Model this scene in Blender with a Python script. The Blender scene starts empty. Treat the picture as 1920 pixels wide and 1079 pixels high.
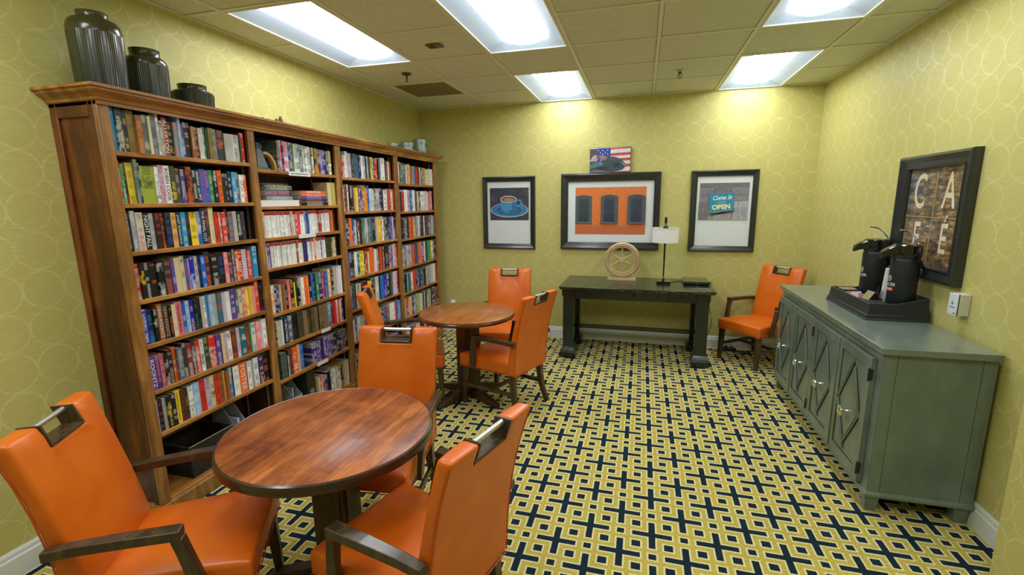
import bpy, bmesh, math, random
from mathutils import Vector, Matrix
random.seed(7)
S = bpy.context.scene
C = S.collection
PI = math.pi
R = math.radians

# ------------------------------------------------------------ camera, world, exposure
cy_, cp_, cr_, cf_ = -0.2704, -0.1841, -0.0113, 875.05
fwd = Vector((math.sin(cy_)*math.cos(cp_), math.cos(cy_)*math.cos(cp_), math.sin(cp_)))
rgt = Vector((math.cos(cy_), -math.sin(cy_), 0)); upv = rgt.cross(fwd)
r2 = rgt*math.cos(cr_)+upv*math.sin(cr_); u2 = -rgt*math.sin(cr_)+upv*math.cos(cr_)
cam = bpy.data.objects.new('camera', bpy.data.cameras.new('camera')); C.objects.link(cam)
m = Matrix((r2, u2, -fwd)).transposed().to_4x4(); m.translation = (0.5435, -5.4229, 1.6365)
cam.matrix_world = m
cam.data.sensor_width = 36; cam.data.lens = cf_/1920*36; cam.data.clip_start = .05
S.camera = cam
w = bpy.data.worlds.new('world'); S.world = w; w.use_nodes = True
w.node_tree.nodes['Background'].inputs[0].default_value = (.75, .8, .8, 1)
w.node_tree.nodes['Background'].inputs[1].default_value = .02
S.view_settings.view_transform = 'Standard'; S.view_settings.look = 'None'
S.view_settings.gamma = 1; S.view_settings.use_curve_mapping = False
S.view_settings.exposure = 0.42
LENS_E, SIDE_E = 11.0, .16

# ------------------------------------------------------------ node helpers
def lin(c):
    return tuple(((v/255)/12.92 if v/255 <= .04045 else ((v/255+.055)/1.055)**2.4) for v in c)
class NT:
    def __init__(s, name):
        s.m = bpy.data.materials.new(name); s.m.use_nodes = True; s.t = s.m.node_tree
        s.n = s.t.nodes; s.b = s.n['Principled BSDF']; s.out = s.n['Material Output']
    def link(s, a, b): s.t.links.new(a, b)
    def put(s, sock, v):
        if hasattr(v, 'is_output'): s.link(v, sock)
        elif isinstance(v, (tuple, list)) and len(v) == 3 and sock.type == 'RGBA': sock.default_value = (*v, 1)
        else: sock.default_value = v
    def M(s, op, a, b=0, c=0):
        n = s.n.new('ShaderNodeMath'); n.operation = op
        for i, v in enumerate((a, b, c)): s.put(n.inputs[i], v)
        return n.outputs[0]
    def mix(s, f, a, b, blend='MIX'):
        n = s.n.new('ShaderNodeMix'); n.data_type = 'RGBA'; n.blend_type = blend
        s.put(n.inputs[0], f); s.put(n.inputs[6], a); s.put(n.inputs[7], b); return n.outputs[2]
    def ramp(s, f, stops):
        n = s.n.new('ShaderNodeValToRGB'); s.link(f, n.inputs[0]); e = n.color_ramp.elements
        while len(e) < len(stops): e.new(.5)
        for k, (p, c) in enumerate(stops): e[k].position = p; e[k].color = (*c, 1)
        return n.outputs[0]
    def mr(s, v, a, b, c=0., d=1.):
        n = s.n.new('ShaderNodeMapRange'); s.put(n.inputs[0], v)
        for i, k in enumerate((a, b, c, d)): n.inputs[i+1].default_value = k
        return n.outputs[0]
    def co(s, kind='Object'):
        return s.n.new('ShaderNodeTexCoord').outputs[kind]
    def pos(s): return s.n.new('ShaderNodeNewGeometry').outputs['Position']
    def map(s, v, sc=(1, 1, 1), rot=(0, 0, 0), loc=(0, 0, 0)):
        n = s.n.new('ShaderNodeMapping'); s.link(v, n.inputs[0])
        n.inputs['Scale'].default_value = sc; n.inputs['Rotation'].default_value = rot; n.inputs['Location'].default_value = loc
        return n.outputs[0]
    def noise(s, v, scale, detail=3, rough=.5, dist=0):
        n = s.n.new('ShaderNodeTexNoise'); s.link(v, n.inputs['Vector']); n.inputs['Scale'].default_value = scale
        n.inputs['Detail'].default_value = detail; n.inputs['Roughness'].default_value = rough; n.inputs['Distortion'].default_value = dist
        return n.outputs[0]
    def xyz(s, v):
        n = s.n.new('ShaderNodeSeparateXYZ'); s.link(v, n.inputs[0]); return n.outputs
    def vec(s, x, y, z):
        n = s.n.new('ShaderNodeCombineXYZ')
        for i, k in enumerate((x, y, z)): s.put(n.inputs[i], k)
        return n.outputs[0]
    def rnd(s): return s.n.new('ShaderNodeObjectInfo').outputs['Random']
    def bump(s, h, strength=.3, dist=.002):
        n = s.n.new('ShaderNodeBump'); s.link(h, n.inputs['Height']); n.inputs['Strength'].default_value = strength
        n.inputs['Distance'].default_value = dist; s.link(n.outputs[0], s.b.inputs['Normal'])
    def fin(s, col=None, rough=.5, metal=0, spec=None, coat=0):
        if col is not None: s.put(s.b.inputs['Base Color'], col)
        s.put(s.b.inputs['Roughness'], rough); s.put(s.b.inputs['Metallic'], metal)
        if spec is not None: s.b.inputs['Specular IOR Level'].default_value = spec
        if coat: s.b.inputs['Coat Weight'].default_value = coat; s.b.inputs['Coat Roughness'].default_value = .12
        return s.m
def plain(name, c, rough=.5, metal=0, var=.0, spec=None, coat=0):
    t = NT(name); c = lin(c)
    if var:
        f = t.noise(t.co(), 9, 4); k = t.mr(f, .25, .75, 1-var, 1+var)
        c = t.mix(1., c, t.vec(k, k, k), 'MULTIPLY')
    return t.fin(c, rough, metal, spec, coat)

# ---- carpet
def mat_carpet():
    t = NT('carpet_pattern'); x, y, z = t.xyz(t.pos())
    PX, PY = .3015, .2975
    def fold(v, p, o):
        q = t.M('FRACT', t.M('ADD', t.M('DIVIDE', t.M('SUBTRACT', v, o), p), 100.5))
        return t.M('MULTIPLY', t.M('ABSOLUTE', t.M('SUBTRACT', q, .5)), .3)
    nz = t.noise(t.pos(), 260, 2)
    wob = t.M('MULTIPLY', t.M('SUBTRACT', nz, .5), .004)
    u = fold(x, PX, .6505); v = fold(y, PY, -2.6775)
    u2_ = t.M('SUBTRACT', .15, u); v2_ = t.M('SUBTRACT', .15, v)
    box = lambda a, b, p, q: t.M('MAXIMUM', t.M('SUBTRACT', a, p), t.M('SUBTRACT', b, q))
    mn = lambda *k: k[0] if len(k) == 1 else t.M('MINIMUM', k[0], mn(*k[1:]))
    au = t.M('ABSOLUTE', t.M('SUBTRACT', u, .075)); av = t.M('ABSOLUTE', t.M('SUBTRACT', v, .075))
    d = mn(box(u, v, .0155, .094), box(u, v, .094, .0155), box(u2_, v2_, .0155, .094), box(u2_, v2_, .094, .0155),
           box(au, av, .0205, .0205), box(u, v2_, .0175, .0175), box(u2_, v, .0175, .0175))
    d = t.M('ADD', d, wob)
    navy = t.M('LESS_THAN', d, 0); cream = t.M('LESS_THAN', d, .0085)
    f1 = t.noise(t.map(t.pos(), (60, 420, 60)), 1, 2); f2 = t.noise(t.map(t.pos(), (400, 90, 60)), 1, 2)
    gold = t.mix(t.mr(f2, .35, .65), lin((150, 134, 44)), lin((212, 200, 106)))
    gold = t.mix(t.mr(t.noise(t.pos(), 3.1, 2), .3, .7, 0, .35), gold, lin((214, 186, 80)))
    crm = t.mix(t.mr(f1, .3, .7), lin((205, 198, 145)), lin((235, 228, 182)))
    nav = t.mix(t.mr(f1, .3, .7), lin((12, 24, 36)), lin((36, 58, 68)))
    col = t.mix(navy, t.mix(cream, gold, crm), nav)
    h = t.M('ADD', t.M('MULTIPLY', f1, .5), t.M('MULTIPLY', f2, .5))
    t.bump(h, .5, .003)
    return t.fin(col, .95, 0, .1)
# ---- wallpaper; axis: which coordinate runs along the wall
def mat_wall(axis):
    t = NT('ring_wallpaper_'+axis); p = t.pos(); X = t.xyz(p); a = X[0] if axis == 'x' else X[1]; z = X[2]
    n1 = t.noise(p, 7, 2); 
    def cell(v, o, per): return t.M('MULTIPLY', t.M('SUBTRACT', t.M('FRACT', t.M('ADD', t.M('DIVIDE', t.M('SUBTRACT', v, o), per), 100.5)), .5), per)
    da = cell(a, 1.362 if axis == 'x' else .03, .1595); dz = cell(z, .905, .1775)
    dz = t.M('MULTIPLY', dz, .93)
    wv = t.M('MULTIPLY', t.M('SUBTRACT', t.noise(p, 30, 2), .5), .006)
    def ring(dx, dy, r, w_):
        rr = t.M('SQRT', t.M('ADD', t.M('MULTIPLY', dx, dx), t.M('MULTIPLY', dy, dy)))
        e = t.M('ABSOLUTE', t.M('ADD', t.M('SUBTRACT', rr, r), wv))
        n = t.n.new('ShaderNodeMapRange'); n.interpolation_type = 'SMOOTHSTEP'; t.link(e, n.inputs[0])
        for i, k in enumerate((w_*.35, w_, 1., 0.)): n.inputs[i+1].default_value = k
        return n.outputs[0]
    r1 = ring(da, dz, .0785, .006)
    # little touching arcs that run between the rows
    r3 = ring(da, t.M('SUBTRACT', t.M('ABSOLUTE', dz), .165), .0815, .005)
    brush = t.noise(t.map(p, (14, 14, 260) ), 1, 3, .6)
    fade = t.mr(t.noise(p, 11, 2), .35, .6, .35, 1.)
    rings = t.M('MULTIPLY', t.M('MAXIMUM', r1, t.M('MULTIPLY', r3, .7)), t.M('MULTIPLY', fade, t.mr(brush, .3, .6, .45, 1.)))
    base = t.mix(t.mr(brush, .3, .7), lin((192, 187, 112)), lin((206, 202, 130)))
    base = t.mix(t.mr(n1, .3, .7, 0, .35), base, lin((200, 191, 108)))
    col = t.mix(t.M('MULTIPLY', rings, .42), base, lin((234, 230, 172)))
    t.bump(t.M('ADD', brush, t.M('MULTIPLY', rings, .4)), .15, .002)
    t.fin(col, t.mr(rings, 0, 1, .5, .36), 0, .35); return t.m
# ---- woods
def mat_wood(name, dark, mid, light, axis='z', scale=1., rough=.38, planks=0, coat=.15, edge=None, contrast=1.):
    t = NT(name); p = t.co() if planks else t.pos()
    sc = {'z': (9, 9, 1.1), 'y': (9, 1.1, 9), 'x': (1.1, 9, 9)}[axis]
    q = t.map(p, tuple(k*scale for k in sc))
    if planks:
        X = t.xyz(p); idx = t.M('FLOOR', t.M('DIVIDE', t.M('ADD', X[0], 5.02), planks))
        wn = t.n.new('ShaderNodeTexWhiteNoise'); wn.noise_dimensions = '1D'; t.link(idx, wn.inputs['W'])
        rv = wn.outputs['Value']
        q2 = t.n.new('ShaderNodeVectorMath'); q2.operation = 'ADD'; t.link(q, q2.inputs[0]); t.link(t.vec(t.M('MULTIPLY', rv, 31.), t.M('MULTIPLY', rv, 57.), 0.), q2.inputs[1]); q = q2.outputs[0]
    a = t.noise(q, 1.2, 5, .6, 1.4); b = t.noise(t.map(q, (7, 7, 7)), 1.6, 3, .6, .3)
    blot = t.noise(p, 5.5*scale, 3, .6, .8)
    f = t.M('ADD', t.M('MULTIPLY', a, .46 if planks else .62), t.M('ADD', t.M('MULTIPLY', b, .22), t.M('MULTIPLY', blot, .36 if planks else .22)))
    if planks: f = t.M('ADD', f, t.M('MULTIPLY', t.M('SUBTRACT', rv, .5), .16))
    c = t.ramp(f, [(.5-.17/contrast, lin(dark)), (.53, lin(mid)), (.5+.2/contrast, lin(light))])
    if planks:
        fx = t.M('ABSOLUTE', t.M('SUBTRACT', t.M('FRACT', t.M('DIVIDE', t.M('ADD', X[0], 5.02), planks)), .5)); c = t.mix(t.mr(fx, .490, .497, 0, .55), c, lin(dark))
        c = t.mix(t.mr(t.noise(t.map(p, (240, 9, 40)), 1., 3), .52, .62, 0, .28), c, lin(dark))
    if edge:
        n = t.noise(t.pos(), 60, 3); c = t.mix(t.M('MULTIPLY', t.mr(n, .62, .7), .5), c, lin(edge))
    t.bump(b, .12, .001)
    return t.fin(c, rough, 0, None, coat)
def mat_leather():
    t = NT('orange_leather'); p = t.co()
    n = t.noise(p, 6, 3); c = t.mix(t.mr(n, .3, .7), lin((212, 98, 12)), lin((226, 116, 22)))
    v = t.n.new('ShaderNodeTexVoronoi'); v.inputs['Scale'].default_value = 320; t.link(p, v.inputs['Vector'])
    t.bump(t.M('ADD', v.outputs['Distance'], t.M('MULTIPLY', t.noise(p, 9, 2), 2.)), .10, .0012)
    return t.fin(c, .36, 0, .5, .12)
def mat_paint(name, base, dark, chip, amt, rough=.35, coat=.2):
    t = NT(name); p = t.pos()
    n = t.noise(t.map(p, (1, 1, .5)), 6, 5, .65); c = t.mix(t.mr(n, .3, .7), lin(dark), lin(base))
    m2 = t.noise(t.map(p, (1, 1, 1)), 38, 4, .7); c = t.mix(t.M('MULTIPLY', t.mr(m2, .69, .72), amt), c, lin(chip))
    t.bump(n, .05, .002)
    return t.fin(c, rough, 0, None, coat)
def mat_book(kind):
    """cover colour and lettering colour come from the object ('col','acc') or from face colours ('stuff')"""
    t = NT('book_cover_'+kind)
    if kind == 'single':
        A = t.n.new('ShaderNodeAttribute'); A.attribute_type = 'OBJECT'; A.attribute_name = 'col'
        B = t.n.new('ShaderNodeAttribute'); B.attribute_type = 'OBJECT'; B.attribute_name = 'acc'
        T = t.n.new('ShaderNodeAttribute'); T.attribute_type = 'OBJECT'; T.attribute_name = 'thick'
        H = t.n.new('ShaderNodeAttribute'); H.attribute_type = 'OBJECT'; H.attribute_name = 'tall'
        x, y, z = t.xyz(t.co()); r = t.rnd()
        yn = t.M('DIVIDE', y, T.outputs['Fac']); zn = t.M('DIVIDE', z, H.outputs['Fac'])
        inside = t.M('MULTIPLY', t.M('LESS_THAN', t.M('ABSOLUTE', yn), .3), t.M('GREATER_THAN', x, -.0008))
        seed = t.M('MULTIPLY', r, 97.)
    else:
        A = t.n.new('ShaderNodeAttribute'); A.attribute_name = 'col'; B = t.n.new('ShaderNodeAttribute'); B.attribute_name = 'acc'
        x, y, z = t.xyz(t.pos()); inside = 1.0; zn = t.M('MULTIPLY', z, 5.); seed = t.M('MULTIPLY', t.M('FLOOR', t.M('MULTIPLY', y, 45.)), 3.17)
    # blocks of lettering along the spine
    blk = t.noise(t.vec(seed, 0., t.M('MULTIPLY', zn, 5.)), 1.0, 0)
    let = t.noise(t.vec(t.M('ADD', seed, 9.), t.M('MULTIPLY', y, 330.), t.M('MULTIPLY', z, 620.)), 1.0, 1, .4)
    f = t.M('MULTIPLY', t.M('MULTIPLY', t.mr(let, .47, .55, 0, .85), t.mr(blk, .47, .52)), inside)
    band = t.noise(t.vec(t.M('ADD', seed, 31.), 5., t.M('MULTIPLY', zn, 2.6)), 1.0, 0)
    pic = t.noise(t.vec(seed, t.M('MULTIPLY', y, 60.), t.M('MULTIPLY', z, 45.)), 1.0, 2)
    c = t.mix(t.M('MULTIPLY', t.mr(band, .62, .64), t.M('MULTIPLY', t.mr(pic, .4, .6), .55)), A.outputs['Color'], B.outputs['Color'])
    c = t.mix(f, c, B.outputs['Color'])
    return t.fin(c, .42, 0, .4, .1)
def mat_vcol(name, rough=.6):
    t = NT(name); A = t.n.new('ShaderNodeAttribute'); A.attribute_name = 'col'
    n = t.mr(t.noise(t.pos(), 40, 4, .7), .3, .7, .8, 1.2)
    return t.fin(t.mix(1., A.outputs['Color'], t.vec(n, n, n), 'MULTIPLY'), rough)
def mat_glass(name):
    t = NT(name); n = t.n
    tr = n.new('ShaderNodeBsdfTransparent'); gl = n.new('ShaderNodeBsdfGlossy'); gl.inputs['Roughness'].default_value = .03
    fr = n.new('ShaderNodeFresnel'); fr.inputs[0].default_value = 1.45; mx = n.new('ShaderNodeMixShader')
    geo = n.new('ShaderNodeNewGeometry'); t.link(t.M('MULTIPLY', fr.outputs[0], t.M('SUBTRACT', 1., geo.outputs['Backfacing'])), mx.inputs[0]); t.link(tr.outputs[0], mx.inputs[1]); t.link(gl.outputs[0], mx.inputs[2]); t.link(mx.outputs[0], t.out.inputs[0])
    return t.m
def mat_emit(name, c, s):
    t = NT(name); t.b.inputs['Emission Color'].default_value = (*lin(c), 1); t.b.inputs['Emission Strength'].default_value = s
    return t.fin(lin((230, 235, 240)), .4)
MT = {}
MT['carpet'] = mat_carpet(); MT['wallx'] = mat_wall('x'); MT['wally'] = mat_wall('y')
def mat_tile():
    t = NT('acoustic_tile'); p = t.pos(); v = t.n.new('ShaderNodeTexVoronoi'); v.inputs['Scale'].default_value = 95; t.link(p, v.inputs['Vector'])
    n = t.noise(p, 14, 3); hole = t.M('MULTIPLY', t.mr(v.outputs['Distance'], .0, .32, 1, 0), t.mr(n, .42, .55))
    c = t.mix(t.M('MULTIPLY', hole, .75), t.mix(t.mr(n, .3, .7), lin((216, 220, 208)), lin((226, 230, 220))), lin((80, 72, 45)))
    t.bump(t.noise(p, 160, 3), .3, .002); return t.fin(c, .9, 0, .15)
MT['tile'] = mat_tile()
MT['tbar'] = plain('grid_metal', (230, 230, 214), .5)
MT['base'] = plain('white_trim_paint', (226, 234, 232), .35, var=.03)
MT['white'] = plain('white_plastic', (225, 228, 226), .35)
MT['shelfwood'] = mat_wood('bookcase_wood', (92, 54, 20), (164, 108, 46), (206, 156, 80), 'y', 1.0, .35)
MT['stilewood'] = mat_wood('bookcase_wood_upright', (80, 50, 22), (146, 100, 48), (192, 144, 82), 'z', 1.0, .35)
MT['sidewood'] = mat_wood('bookcase_side_panel_wood', (38, 16, 6), (92, 46, 16), (140, 78, 30), 'z', .8, .3, contrast=1.1)
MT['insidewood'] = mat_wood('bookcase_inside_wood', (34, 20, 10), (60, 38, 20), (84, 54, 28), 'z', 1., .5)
MT['tabletop'] = mat_wood('table_top_maple', (104, 50, 18), (164, 90, 38), (200, 120, 58), 'y', 1.1, .36, planks=.105, coat=.06, contrast=1.45)
MT['tabletop_far'] = mat_wood('far_table_top_wood', (108, 58, 24), (156, 94, 42), (182, 118, 60), 'y', 1.1, .28, coat=.2, contrast=.8)
MT['tabledge_far'] = mat_wood('far_table_edge_wood', (54, 26, 14), (84, 42, 22), (116, 64, 34), 'x', 1., .2, coat=.5)
MT['tabledge'] = mat_wood('table_edge_wood', (30, 18, 10), (48, 30, 18), (72, 46, 26), 'x', 1., .25, coat=.4)
MT['chairwood'] = mat_wood('dark_chair_wood', (36, 26, 16), (62, 48, 30), (96, 76, 48), 'z', 1.4, .32, coat=.25)
MT['tableleg'] = mat_wood('dark_pedestal_wood', (32, 24, 14), (58, 42, 24), (86, 66, 40), 'z', 1.2, .35, coat=.2)
MT['leather'] = mat_leather()
MT['piping'] = plain('orange_piping', (198, 78, 14), .4)
MT['steel'] = plain('brushed_steel', (226, 228, 230), .28, .9)
MT['chrome'] = plain('chrome', (225, 225, 225), .12, 1)
MT['desk'] = mat_paint('black_green_desk_paint', (22, 42, 36), (14, 28, 24), (150, 150, 140), .35, .26, .4)
MT['cab'] = mat_paint('grey_green_cabinet_paint', (120, 138, 126), (92, 108, 98), (150, 128, 96), .35, .33, .3)
MT['cabgroove'] = plain('cabinet_groove_dark', (34, 38, 32), .5)
MT['cabtop'] = mat_paint('grey_green_cabinet_top_paint', (124, 138, 128), (106, 120, 110), (150, 128, 96), .2, .22, .5)
MT['frame'] = plain('black_picture_frame', (40, 46, 46), .28, var=.12, coat=.3)
MT['mat'] = plain('white_mat_board', (224, 234, 236), .7)
MT['black'] = plain('black_matte_plastic', (30, 38, 40), .45)
MT['gloss'] = plain('black_gloss_plastic', (14, 20, 20), .12, coat=.6)
MT['dark'] = plain('dark_void', (12, 11, 10), .8)
MT['pages'] = plain('book_pages', (205, 196, 168), .85, var=.08)
MT['book'] = mat_book('single'); MT['books'] = mat_book('stuff'); MT['vcol'] = mat_vcol('printed_ink')
MT['glass'] = mat_glass('picture_glass')
MT['lens'] = mat_emit('light_lens', (248, 250, 255), LENS_E); MT['side'] = mat_emit('light_side_lens', (205, 222, 240), SIDE_E); MT['side'].node_tree.nodes['Principled BSDF'].inputs['Base Color'].default_value = (*lin((176, 194, 212)), 1)

# ------------------------------------------------------------ mesh helpers
class MB:
    def __init__(s): s.v = []; s.f = []; s.c = []
    def add(s, vs, fs, c=None):
        o = len(s.v); s.v += [tuple(v) for v in vs]; s.f += [tuple(i+o for i in f) for f in fs]; s.c += [c]*len(fs); return s
    def box(s, x0, x1, y0, y1, z0, z1, c=None, M=None):
        v = [Vector((x, y, z)) for z in (z0, z1) for y in (y0, y1) for x in (x0, x1)]
        if M: v = [M @ p for p in v]
        return s.add(v, [(0, 2, 3, 1), (4, 5, 7, 6), (0, 1, 5, 4), (2, 6, 7, 3), (0, 4, 6, 2), (1, 3, 7, 5)], c)
    def hexa(s, a, b, c=None):
        """two quads (4 points each) joined"""
        return s.add(list(a)+list(b), [(3, 2, 1, 0), (4, 5, 6, 7), (0, 1, 5, 4), (1, 2, 6, 5), (2, 3, 7, 6), (3, 0, 4, 7)], c)
    def rings(s, R_, closed=True, cap=True, c=None):
        n = len(R_[0]); o = []; fs = []
        for r in R_: o += r
        for k in range(len(R_)-1):
            for i in range(n if closed else n-1):
                j = (i+1) % n; fs.append((k*n+i, k*n+j, (k+1)*n+j, (k+1)*n+i))
        if cap: fs.append(tuple(range(n))[::-1]); fs.append(tuple((len(R_)-1)*n+i for i in range(n)))
        return s.add(o, fs, c)
    def lathe(s, prof, ctr=(0, 0, 0), n=32, c=None, rib=0):
        cx, cy, cz = ctr
        R_ = []
        for r, z in prof:
            R_.append([(cx+(r+(rib if i % 2 else 0)*(1 if r > .02 else 0))*math.cos(2*PI*i/n), cy+(r+(rib if i % 2 else 0)*(1 if r > .02 else 0))*math.sin(2*PI*i/n), cz+z) for i in range(n)])
        return s.rings(R_, True, True, c)
    def tube(s, pts, r, n=8, c=None, closed=False):
        pts = [Vector(p) for p in pts]; R_ = []; prev = None; N = len(pts)
        for i, p in enumerate(pts):
            if closed: d = (pts[(i+1) % N]-pts[i-1]).normalized()
            else: d = (pts[min(i+1, N-1)]-pts[max(i-1, 0)]).normalized()
            a = prev if prev is not None else (Vector((0, 0, 1)) if abs(d.z) < .9 else Vector((1, 0, 0)))
            x = (a-d*a.dot(d)).normalized(); prev = x; y = d.cross(x)
            rr = r[i] if isinstance(r, (list, tuple)) else r
            R_.append([tuple(p+x*rr*math.cos(2*PI*k/n)+y*rr*math.sin(2*PI*k/n)) for k in range(n)])
        if closed: R_.append(R_[0])
        return s.rings(R_, True, not closed, c)
    def bar(s, pts, w, h, side=None, c=None):
        """rectangular section swept along points; w across `side`, h across the rest; w,h may be lists"""
        pts = [Vector(p) for p in pts]; R_ = []; N = len(pts)
        for i, p in enumerate(pts):
            d = (pts[min(i+1, N-1)]-pts[max(i-1, 0)]).normalized()
            sd = Vector(side) if side else Vector((1, 0, 0)); sd = (sd-d*sd.dot(d)).normalized(); up = d.cross(sd)
            ww = w[i] if isinstance(w, (list, tuple)) else w; hh = h[i] if isinstance(h, (list, tuple)) else h
            R_.append([tuple(p+sd*a*ww/2+up*b*hh/2) for a, b in ((-1, -1), (1, -1), (1, 1), (-1, 1))])
        return s.rings(R_, True, True, c)
    def prism(s, poly, f, d0, d1, c=None):
        """poly: 2d points; f(u,v,d) -> 3d"""
        n = len(poly); a = [f(u, v, d0) for u, v in poly]; b = [f(u, v, d1) for u, v in poly]
        return s.add(a+b, [tuple(range(n))[::-1], tuple(range(n, 2*n))]+[(i, (i+1) % n, n+(i+1) % n, n+i) for i in range(n)], c)
    def poly(s, pts, c=None): return s.add(pts, [tuple(range(len(pts)))], c)
    def mesh(s, name, smooth=False, fix=True):
        me = bpy.data.meshes.new(name); me.from_pydata(s.v, [], s.f)
        if any(c is not None for c in s.c):
            at = me.color_attributes.new('col', 'FLOAT_COLOR', 'CORNER'); k = 0; buf = []
            at2 = me.color_attributes.new('acc', 'FLOAT_COLOR', 'CORNER'); buf2 = []
            for c, f in zip(s.c, s.f):
                c = c or (.5, .5, .5); a = c[3:] if len(c) > 3 else c
                buf += [c[0], c[1], c[2], 1.]*len(f); buf2 += [a[0], a[1], a[2], 1.]*len(f)
            at.data.foreach_set('color', buf); at2.data.foreach_set('color', buf2)
        if fix:
            bm = bmesh.new(); bm.from_mesh(me); bmesh.ops.recalc_face_normals(bm, faces=bm.faces[:]); bm.to_mesh(me); bm.free()
        if smooth: me.shade_smooth(); me.set_sharp_from_angle(angle=R(38))
        me.update(); return me
def link(o, parent=None):
    C.objects.link(o)
    if parent is not None: o.parent = parent
    return o
def obj(name, mb, mat, parent=None, smooth=False, bevel=0, seg=2, fix=True):
    me = mb if isinstance(mb, bpy.types.Mesh) else mb.mesh(name, smooth or bevel > 0, fix)
    for k in (mat if isinstance(mat, list) else [mat]): me.materials.append(MT[k] if isinstance(k, str) else k)
    o = bpy.data.objects.new(name, me); link(o, parent)
    if bevel:
        b = o.modifiers.new('bevel', 'BEVEL'); b.width = bevel; b.segments = seg; b.limit_method = 'ANGLE'; b.angle_limit = R(35); b.harden_normals = False
    return o
def thing(name, label, cat, loc=(0, 0, 0), rz=0, group=None):
    o = bpy.data.objects.new(name, None); link(o); o.location = loc; o.rotation_euler = (0, 0, rz); o.empty_display_size = .1
    return tag(o, label, cat, group)
def tag(o, label, cat, group=None, kind=None):
    o['label'] = label; o['category'] = cat
    if group: o['group'] = group
    if kind: o['kind'] = kind
    return o
def struct(name, mb, mat, parent=None, **k):
    o = obj(name, mb, mat, parent, **k)
    if parent is None: o['kind'] = 'structure'
    return o
def dup(o, parent=None):
    c = o.copy(); C.objects.link(c)
    if parent is not None: c.parent = parent
    for ch in list(o.children): dup(ch, c)
    return c
def text_mesh(s, size, shear=0, bold=0., extr=0., align='CENTER', sx=1.):
    cu = bpy.data.curves.new('lettering', 'FONT'); cu.body = s; cu.size = size; cu.align_x = align; cu.align_y = 'CENTER'; cu.shear = shear
    cu.offset = bold; cu.extrude = extr; cu.resolution_u = 3
    o = bpy.data.objects.new('lettering', cu); C.objects.link(o)
    me = bpy.data.meshes.new_from_object(o, depsgraph=bpy.context.evaluated_depsgraph_get()); bpy.data.objects.remove(o)
    vs = [(v.co.x*sx, v.co.y, v.co.z) for v in me.vertices]; fs = [tuple(p.vertices) for p in me.polygons]
    bpy.data.meshes.remove(me); return vs, fs

# ------------------------------------------------------------ room shell
XL, XR, H, YB = -2.1, 2.208, 2.72, -7.3
fl = struct('floor', MB().box(XL-.1, XR+.1, YB-.1, .1, -.06, 0), 'carpet')
struct('wall_left', MB().box(XL-.12, XL, YB-.12, .12, 0, H+.1), 'wally')
struct('wall_right', MB().box(XR, XR+.12, YB-.12, .12, 0, H+.1), 'wally')
struct('wall_back', MB().box(XL, XR, 0, .12, 0, H+.1), 'wallx')
struct('wall_front', MB().box(XL, XR, YB-.12, YB, 0, H+.1), 'wallx')
struct('wall_corner', MB().box(2.05, XR, YB, -3.185, 0, H), 'wally')
def baseboard(name, pts, nrm):
    (x0, y0), (x1, y1) = pts; nx, ny = nrm; mb = MB()
    prof = [(0, 0), (.016, 0), (.016, .095), (.011, .103), (.011, .118), (.005, .13), (0, .13)]
    a = [(x0+nx*d, y0+ny*d, z) for d, z in prof]; b = [(x1+nx*d, y1+ny*d, z) for d, z in prof]
    mb.rings([a, b]); struct(name, mb, 'base')
baseboard('baseboard_back', ((XL, 0), (XR, 0)), (0, -1))
baseboard('baseboard_left', ((XL, -3.83), (XL, YB)), (1, 0))
baseboard('baseboard_left_far', ((XL, -.2), (XL, -.017)), (1, 0))
baseboard('baseboard_right', ((XR, -.017), (XR, -3.185)), (-1, 0))

# ceiling: grid bars and tiles are pieces of it
T = .61
ce = struct('ceiling', MB().box(XL-.05, XR+.05, YB-.05, .05, H+.12, H+.2), 'tile')
gx = [-3*T+i*T for i in range(7)]; xs = [XL]+gx+[XR]
ny = 12; ys = [-i*T for i in range(ny)]+[YB]
lights = []
for x in (-1.83, -.61, 1.22):
    lights.append((x, -3.05, True)); lights.append((x, -5.49, False)); lights.append((x, -7.32+.61, False))
lights.append((-.61, -1.22, True)); lights.append((1.22, -1.22, True))
lights = [l for l in lights if l[1] > -6.6]
def in_light(xm, ym): return any(x < xm < x+T and y < ym < y+2*T for x, y, _ in lights)
bw = .012
for x in gx: obj('grid_bar', MB().box(x-bw, x+bw, YB, 0, H, H+.03), 'tbar', ce)
for i in range(len(xs)-1):
    for j, y in enumerate(ys[1:-1]):
        xm = (xs[i]+xs[i+1])/2
        if any(x < xm < x+T and abs(ly+T-y) < .1 for x, ly, _ in lights): continue
        obj('cross_bar', MB().box(xs[i]+(bw if i else 0), xs[i+1]-(bw if i < 7 else 0), y-bw, y+bw, H, H+.03), 'tbar', ce)
struct('trim_1', MB().box(XL, XL+.022, YB, 0, H-.004, H+.004), 'tbar'); struct('trim_2', MB().box(XR-.022, XR, YB, 0, H-.004, H+.004), 'tbar')
struct('trim_3', MB().box(XL+.022, XR-.022, -.022, 0, H-.004, H+.004), 'tbar')
full = None
for i in range(len(xs)-1):
    for j in range(len(ys)-1):
        x0, x1, y1, y0 = xs[i], xs[i+1], ys[j], ys[j+1]; xm, ym = (x0+x1)/2, (y0+y1)/2
        if in_light(xm, ym) or (i == 1 and j == 1): continue
        g_ = .0165; mb = MB().box(-(x1-x0)/2+g_, (x1-x0)/2-g_, -(y1-y0)/2+g_, (y1-y0)/2-g_, 0, .014)
        if 0 < i < 7 and j < ny-1:
            if full is None: o = obj('ceiling_tile', mb, 'tile', ce); full = o.data
            else: o = bpy.data.objects.new('ceiling_tile', full); link(o, ce)
        else: o = obj('ceiling_tile', mb, 'tile', ce)
        o.location = (xm, ym, H+.006)
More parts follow.
